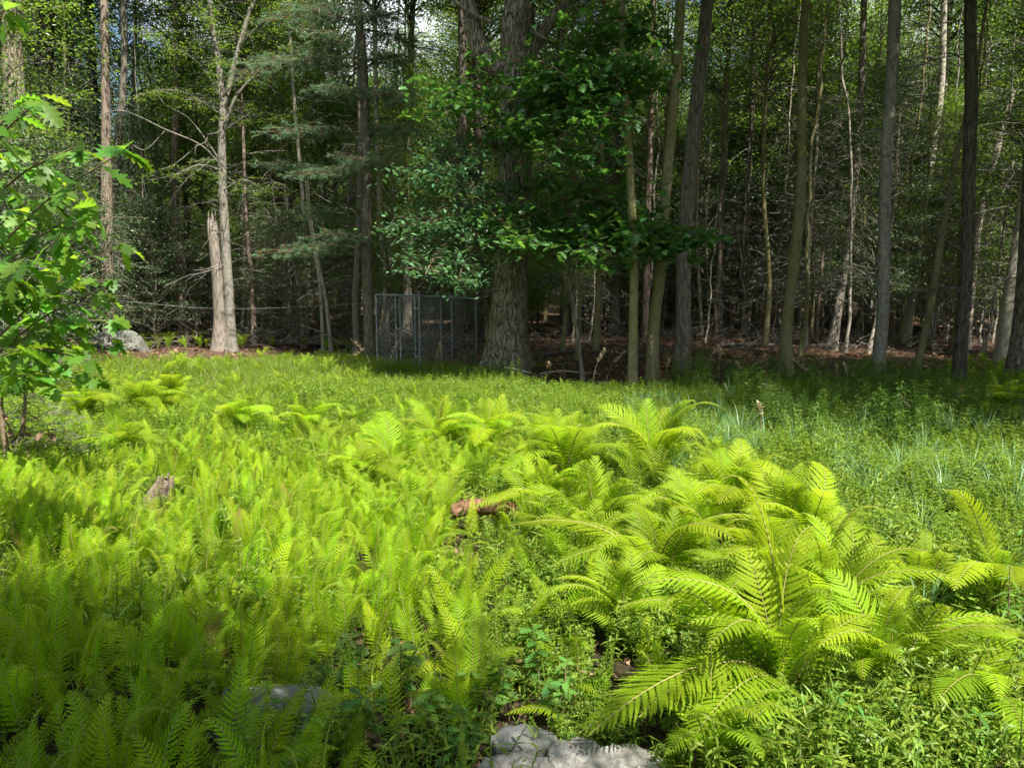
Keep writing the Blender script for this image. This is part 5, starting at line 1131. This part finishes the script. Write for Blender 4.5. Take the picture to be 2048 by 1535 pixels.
# oak and maple saplings entering at the left: every leaf a part
def leafy_sapling(label, foot, Y, stem_pts, twigs, kind, size, nm, seed, cat='sapling'):
    g = np.random.default_rng(seed); b = np.array([at(foot, 700, Y)[0], Y, 0]); b[2] = G(b[0], Y)
    r = empty(nm, tuple(b)); tag(r, label, cat)
    P = np.array([b - [0, 0, .05]] + [at(px, py, yy) for px, py, yy in stem_pts]); pth = smooth_path(P, 24) - b
    mb = MB(); mb.add(*tube(pth, np.linspace(.032, .009, 24), 8, .05)); inst('stem', mb.mesh('stem', M['browntwig']), r)
    for (x0, y0, Ya, x1, y1, Yb, nl, sz) in twigs:
        A, B = at(x0, y0, Ya) - b, at(x1, y1, Yb) - b; L = np.linalg.norm(B - A)
        tw = smooth_path([A, (A + B) / 2 + [0, 0, .05 * L], B], 8); mb = MB(); mb.add(*tube(tw, np.linspace(.009, .003, 8), 5)); t_ = inst('twig', mb.mesh('twig', M['browntwig']), r)
        d = B - A; azt = atan2(d[1], d[0])
        for k in range(int(nl * 2.15)):
            s = 1.0 if k < 5 else g.uniform(.25, .95); i = int(s * 7); c = tw[i]
            az = azt + (g.uniform(-1, 1) * 1.5 if k < 5 else g.choice([-1, 1]) * g.uniform(.5, 1.6))
            inst('leaf', LF[kind], t_, tuple(c + g.normal(0, .012, 3)), (g.normal(0, .45), g.normal(.5, .35), az), sz * size * g.uniform(.7, 1.1))
T1 = [(-60, 560, 4.6, 250, 300, 4.0, 10, 1.0), (-40, 420, 4.6, 160, 290, 4.2, 7, 1.0), (-60, 360, 4.4, 85, 195, 4.0, 9, .9), (-60, 330, 4.4, 40, 210, 4.3, 6, .9), (-70, 180, 4.3, 10, 20, 4.2, 7, .8),
      (-60, 600, 4.6, 190, 410, 4.2, 9, 1.0), (-40, 640, 4.6, 130, 470, 4.1, 10, 1.0), (-40, 640, 4.6, 50, 520, 4.0, 8, 1.0), (-30, 700, 4.8, 240, 490, 4.5, 9, .85), (-20, 720, 4.8, 200, 580, 4.5, 9, .9),
      (-40, 760, 4.6, 40, 700, 4.0, 8, 1.0), (-20, 740, 4.8, 120, 640, 4.4, 8, .85), (-40, 500, 4.8, 60, 400, 4.6, 8, .9), (-40, 700, 4.6, 180, 720, 4.4, 4, .8), (-30, 560, 4.6, 90, 590, 4.3, 7, .9), (-40, 760, 4.7, 150, 650, 4.4, 8, .8), (-40, 780, 4.7, 60, 750, 4.2, 7, .9)]
leafy_sapling('bright green lobed-leaf oak sapling reaching in from the left edge', -110, 4.9, [(-100, 800, 4.9), (-90, 500, 4.8), (-80, 200, 4.6), (-70, 0, 4.5)], T1, 'oak', .185, 'oak_sapling', 5)
T2 = [(-30, 600, 7, 120, 380, 6.8, 9, 1.0), (-30, 560, 7, 60, 340, 6.8, 9, 1.0), (0, 640, 7, 150, 520, 6.6, 10, 1.0), (0, 680, 7, 230, 640, 6.6, 9, 1.0), (0, 720, 7, 150, 700, 6.6, 9, 1.0), (10, 760, 7, 100, 780, 6.6, 8, 1.0), (-20, 640, 7, 90, 600, 6.4, 9, 1.0),
      (0, 700, 7, 60, 640, 6.5, 9, 1.0), (0, 800, 7.2, 40, 740, 6.6, 8, 1.0), (-30, 500, 7, 170, 440, 6.8, 8, 1.0), (-20, 420, 7, 30, 300, 6.8, 7, .9), (0, 600, 7.2, 220, 560, 6.9, 8, 1.0), (0, 760, 7, 190, 760, 6.7, 8, 1.0), (0, 700, 7, 230, 690, 6.7, 8, 1.0), (0, 740, 7, 120, 730, 6.5, 8, 1.0)]
leafy_sapling('darker maple sapling thick with leaves behind the bright oak sapling', 10, 7.2, [(5, 850, 7.2), (-10, 650, 7.1), (-20, 450, 7.0), (-20, 280, 7.0)], T2, 'maple', .16, 'maple_sapling', 6)
T3 = [(20, 900, 8, 60, 830, 7.8, 6, 1.0), (30, 880, 8, 0, 820, 7.8, 6, 1.0), (40, 940, 8, 90, 860, 7.8, 5, 1.0), (20, 960, 8, 40, 900, 7.8, 5, .9)]
leafy_sapling('bare-twigged shrub with a few browned leaves by the left edge', 30, 8, [(40, 900, 8), (50, 800, 8), (45, 700, 8.1)], T3, 'brown', .13, 'shrub', 7, 'shrub')
sh = bpy.data.objects['shrub']
for k in range(4): inst('branches', DEADLOW[k % 2], sh, (-.25 + .2 * k, .1 * (k % 2), 0), (.1, .1, k * 1.7), (.42, .42, .30))
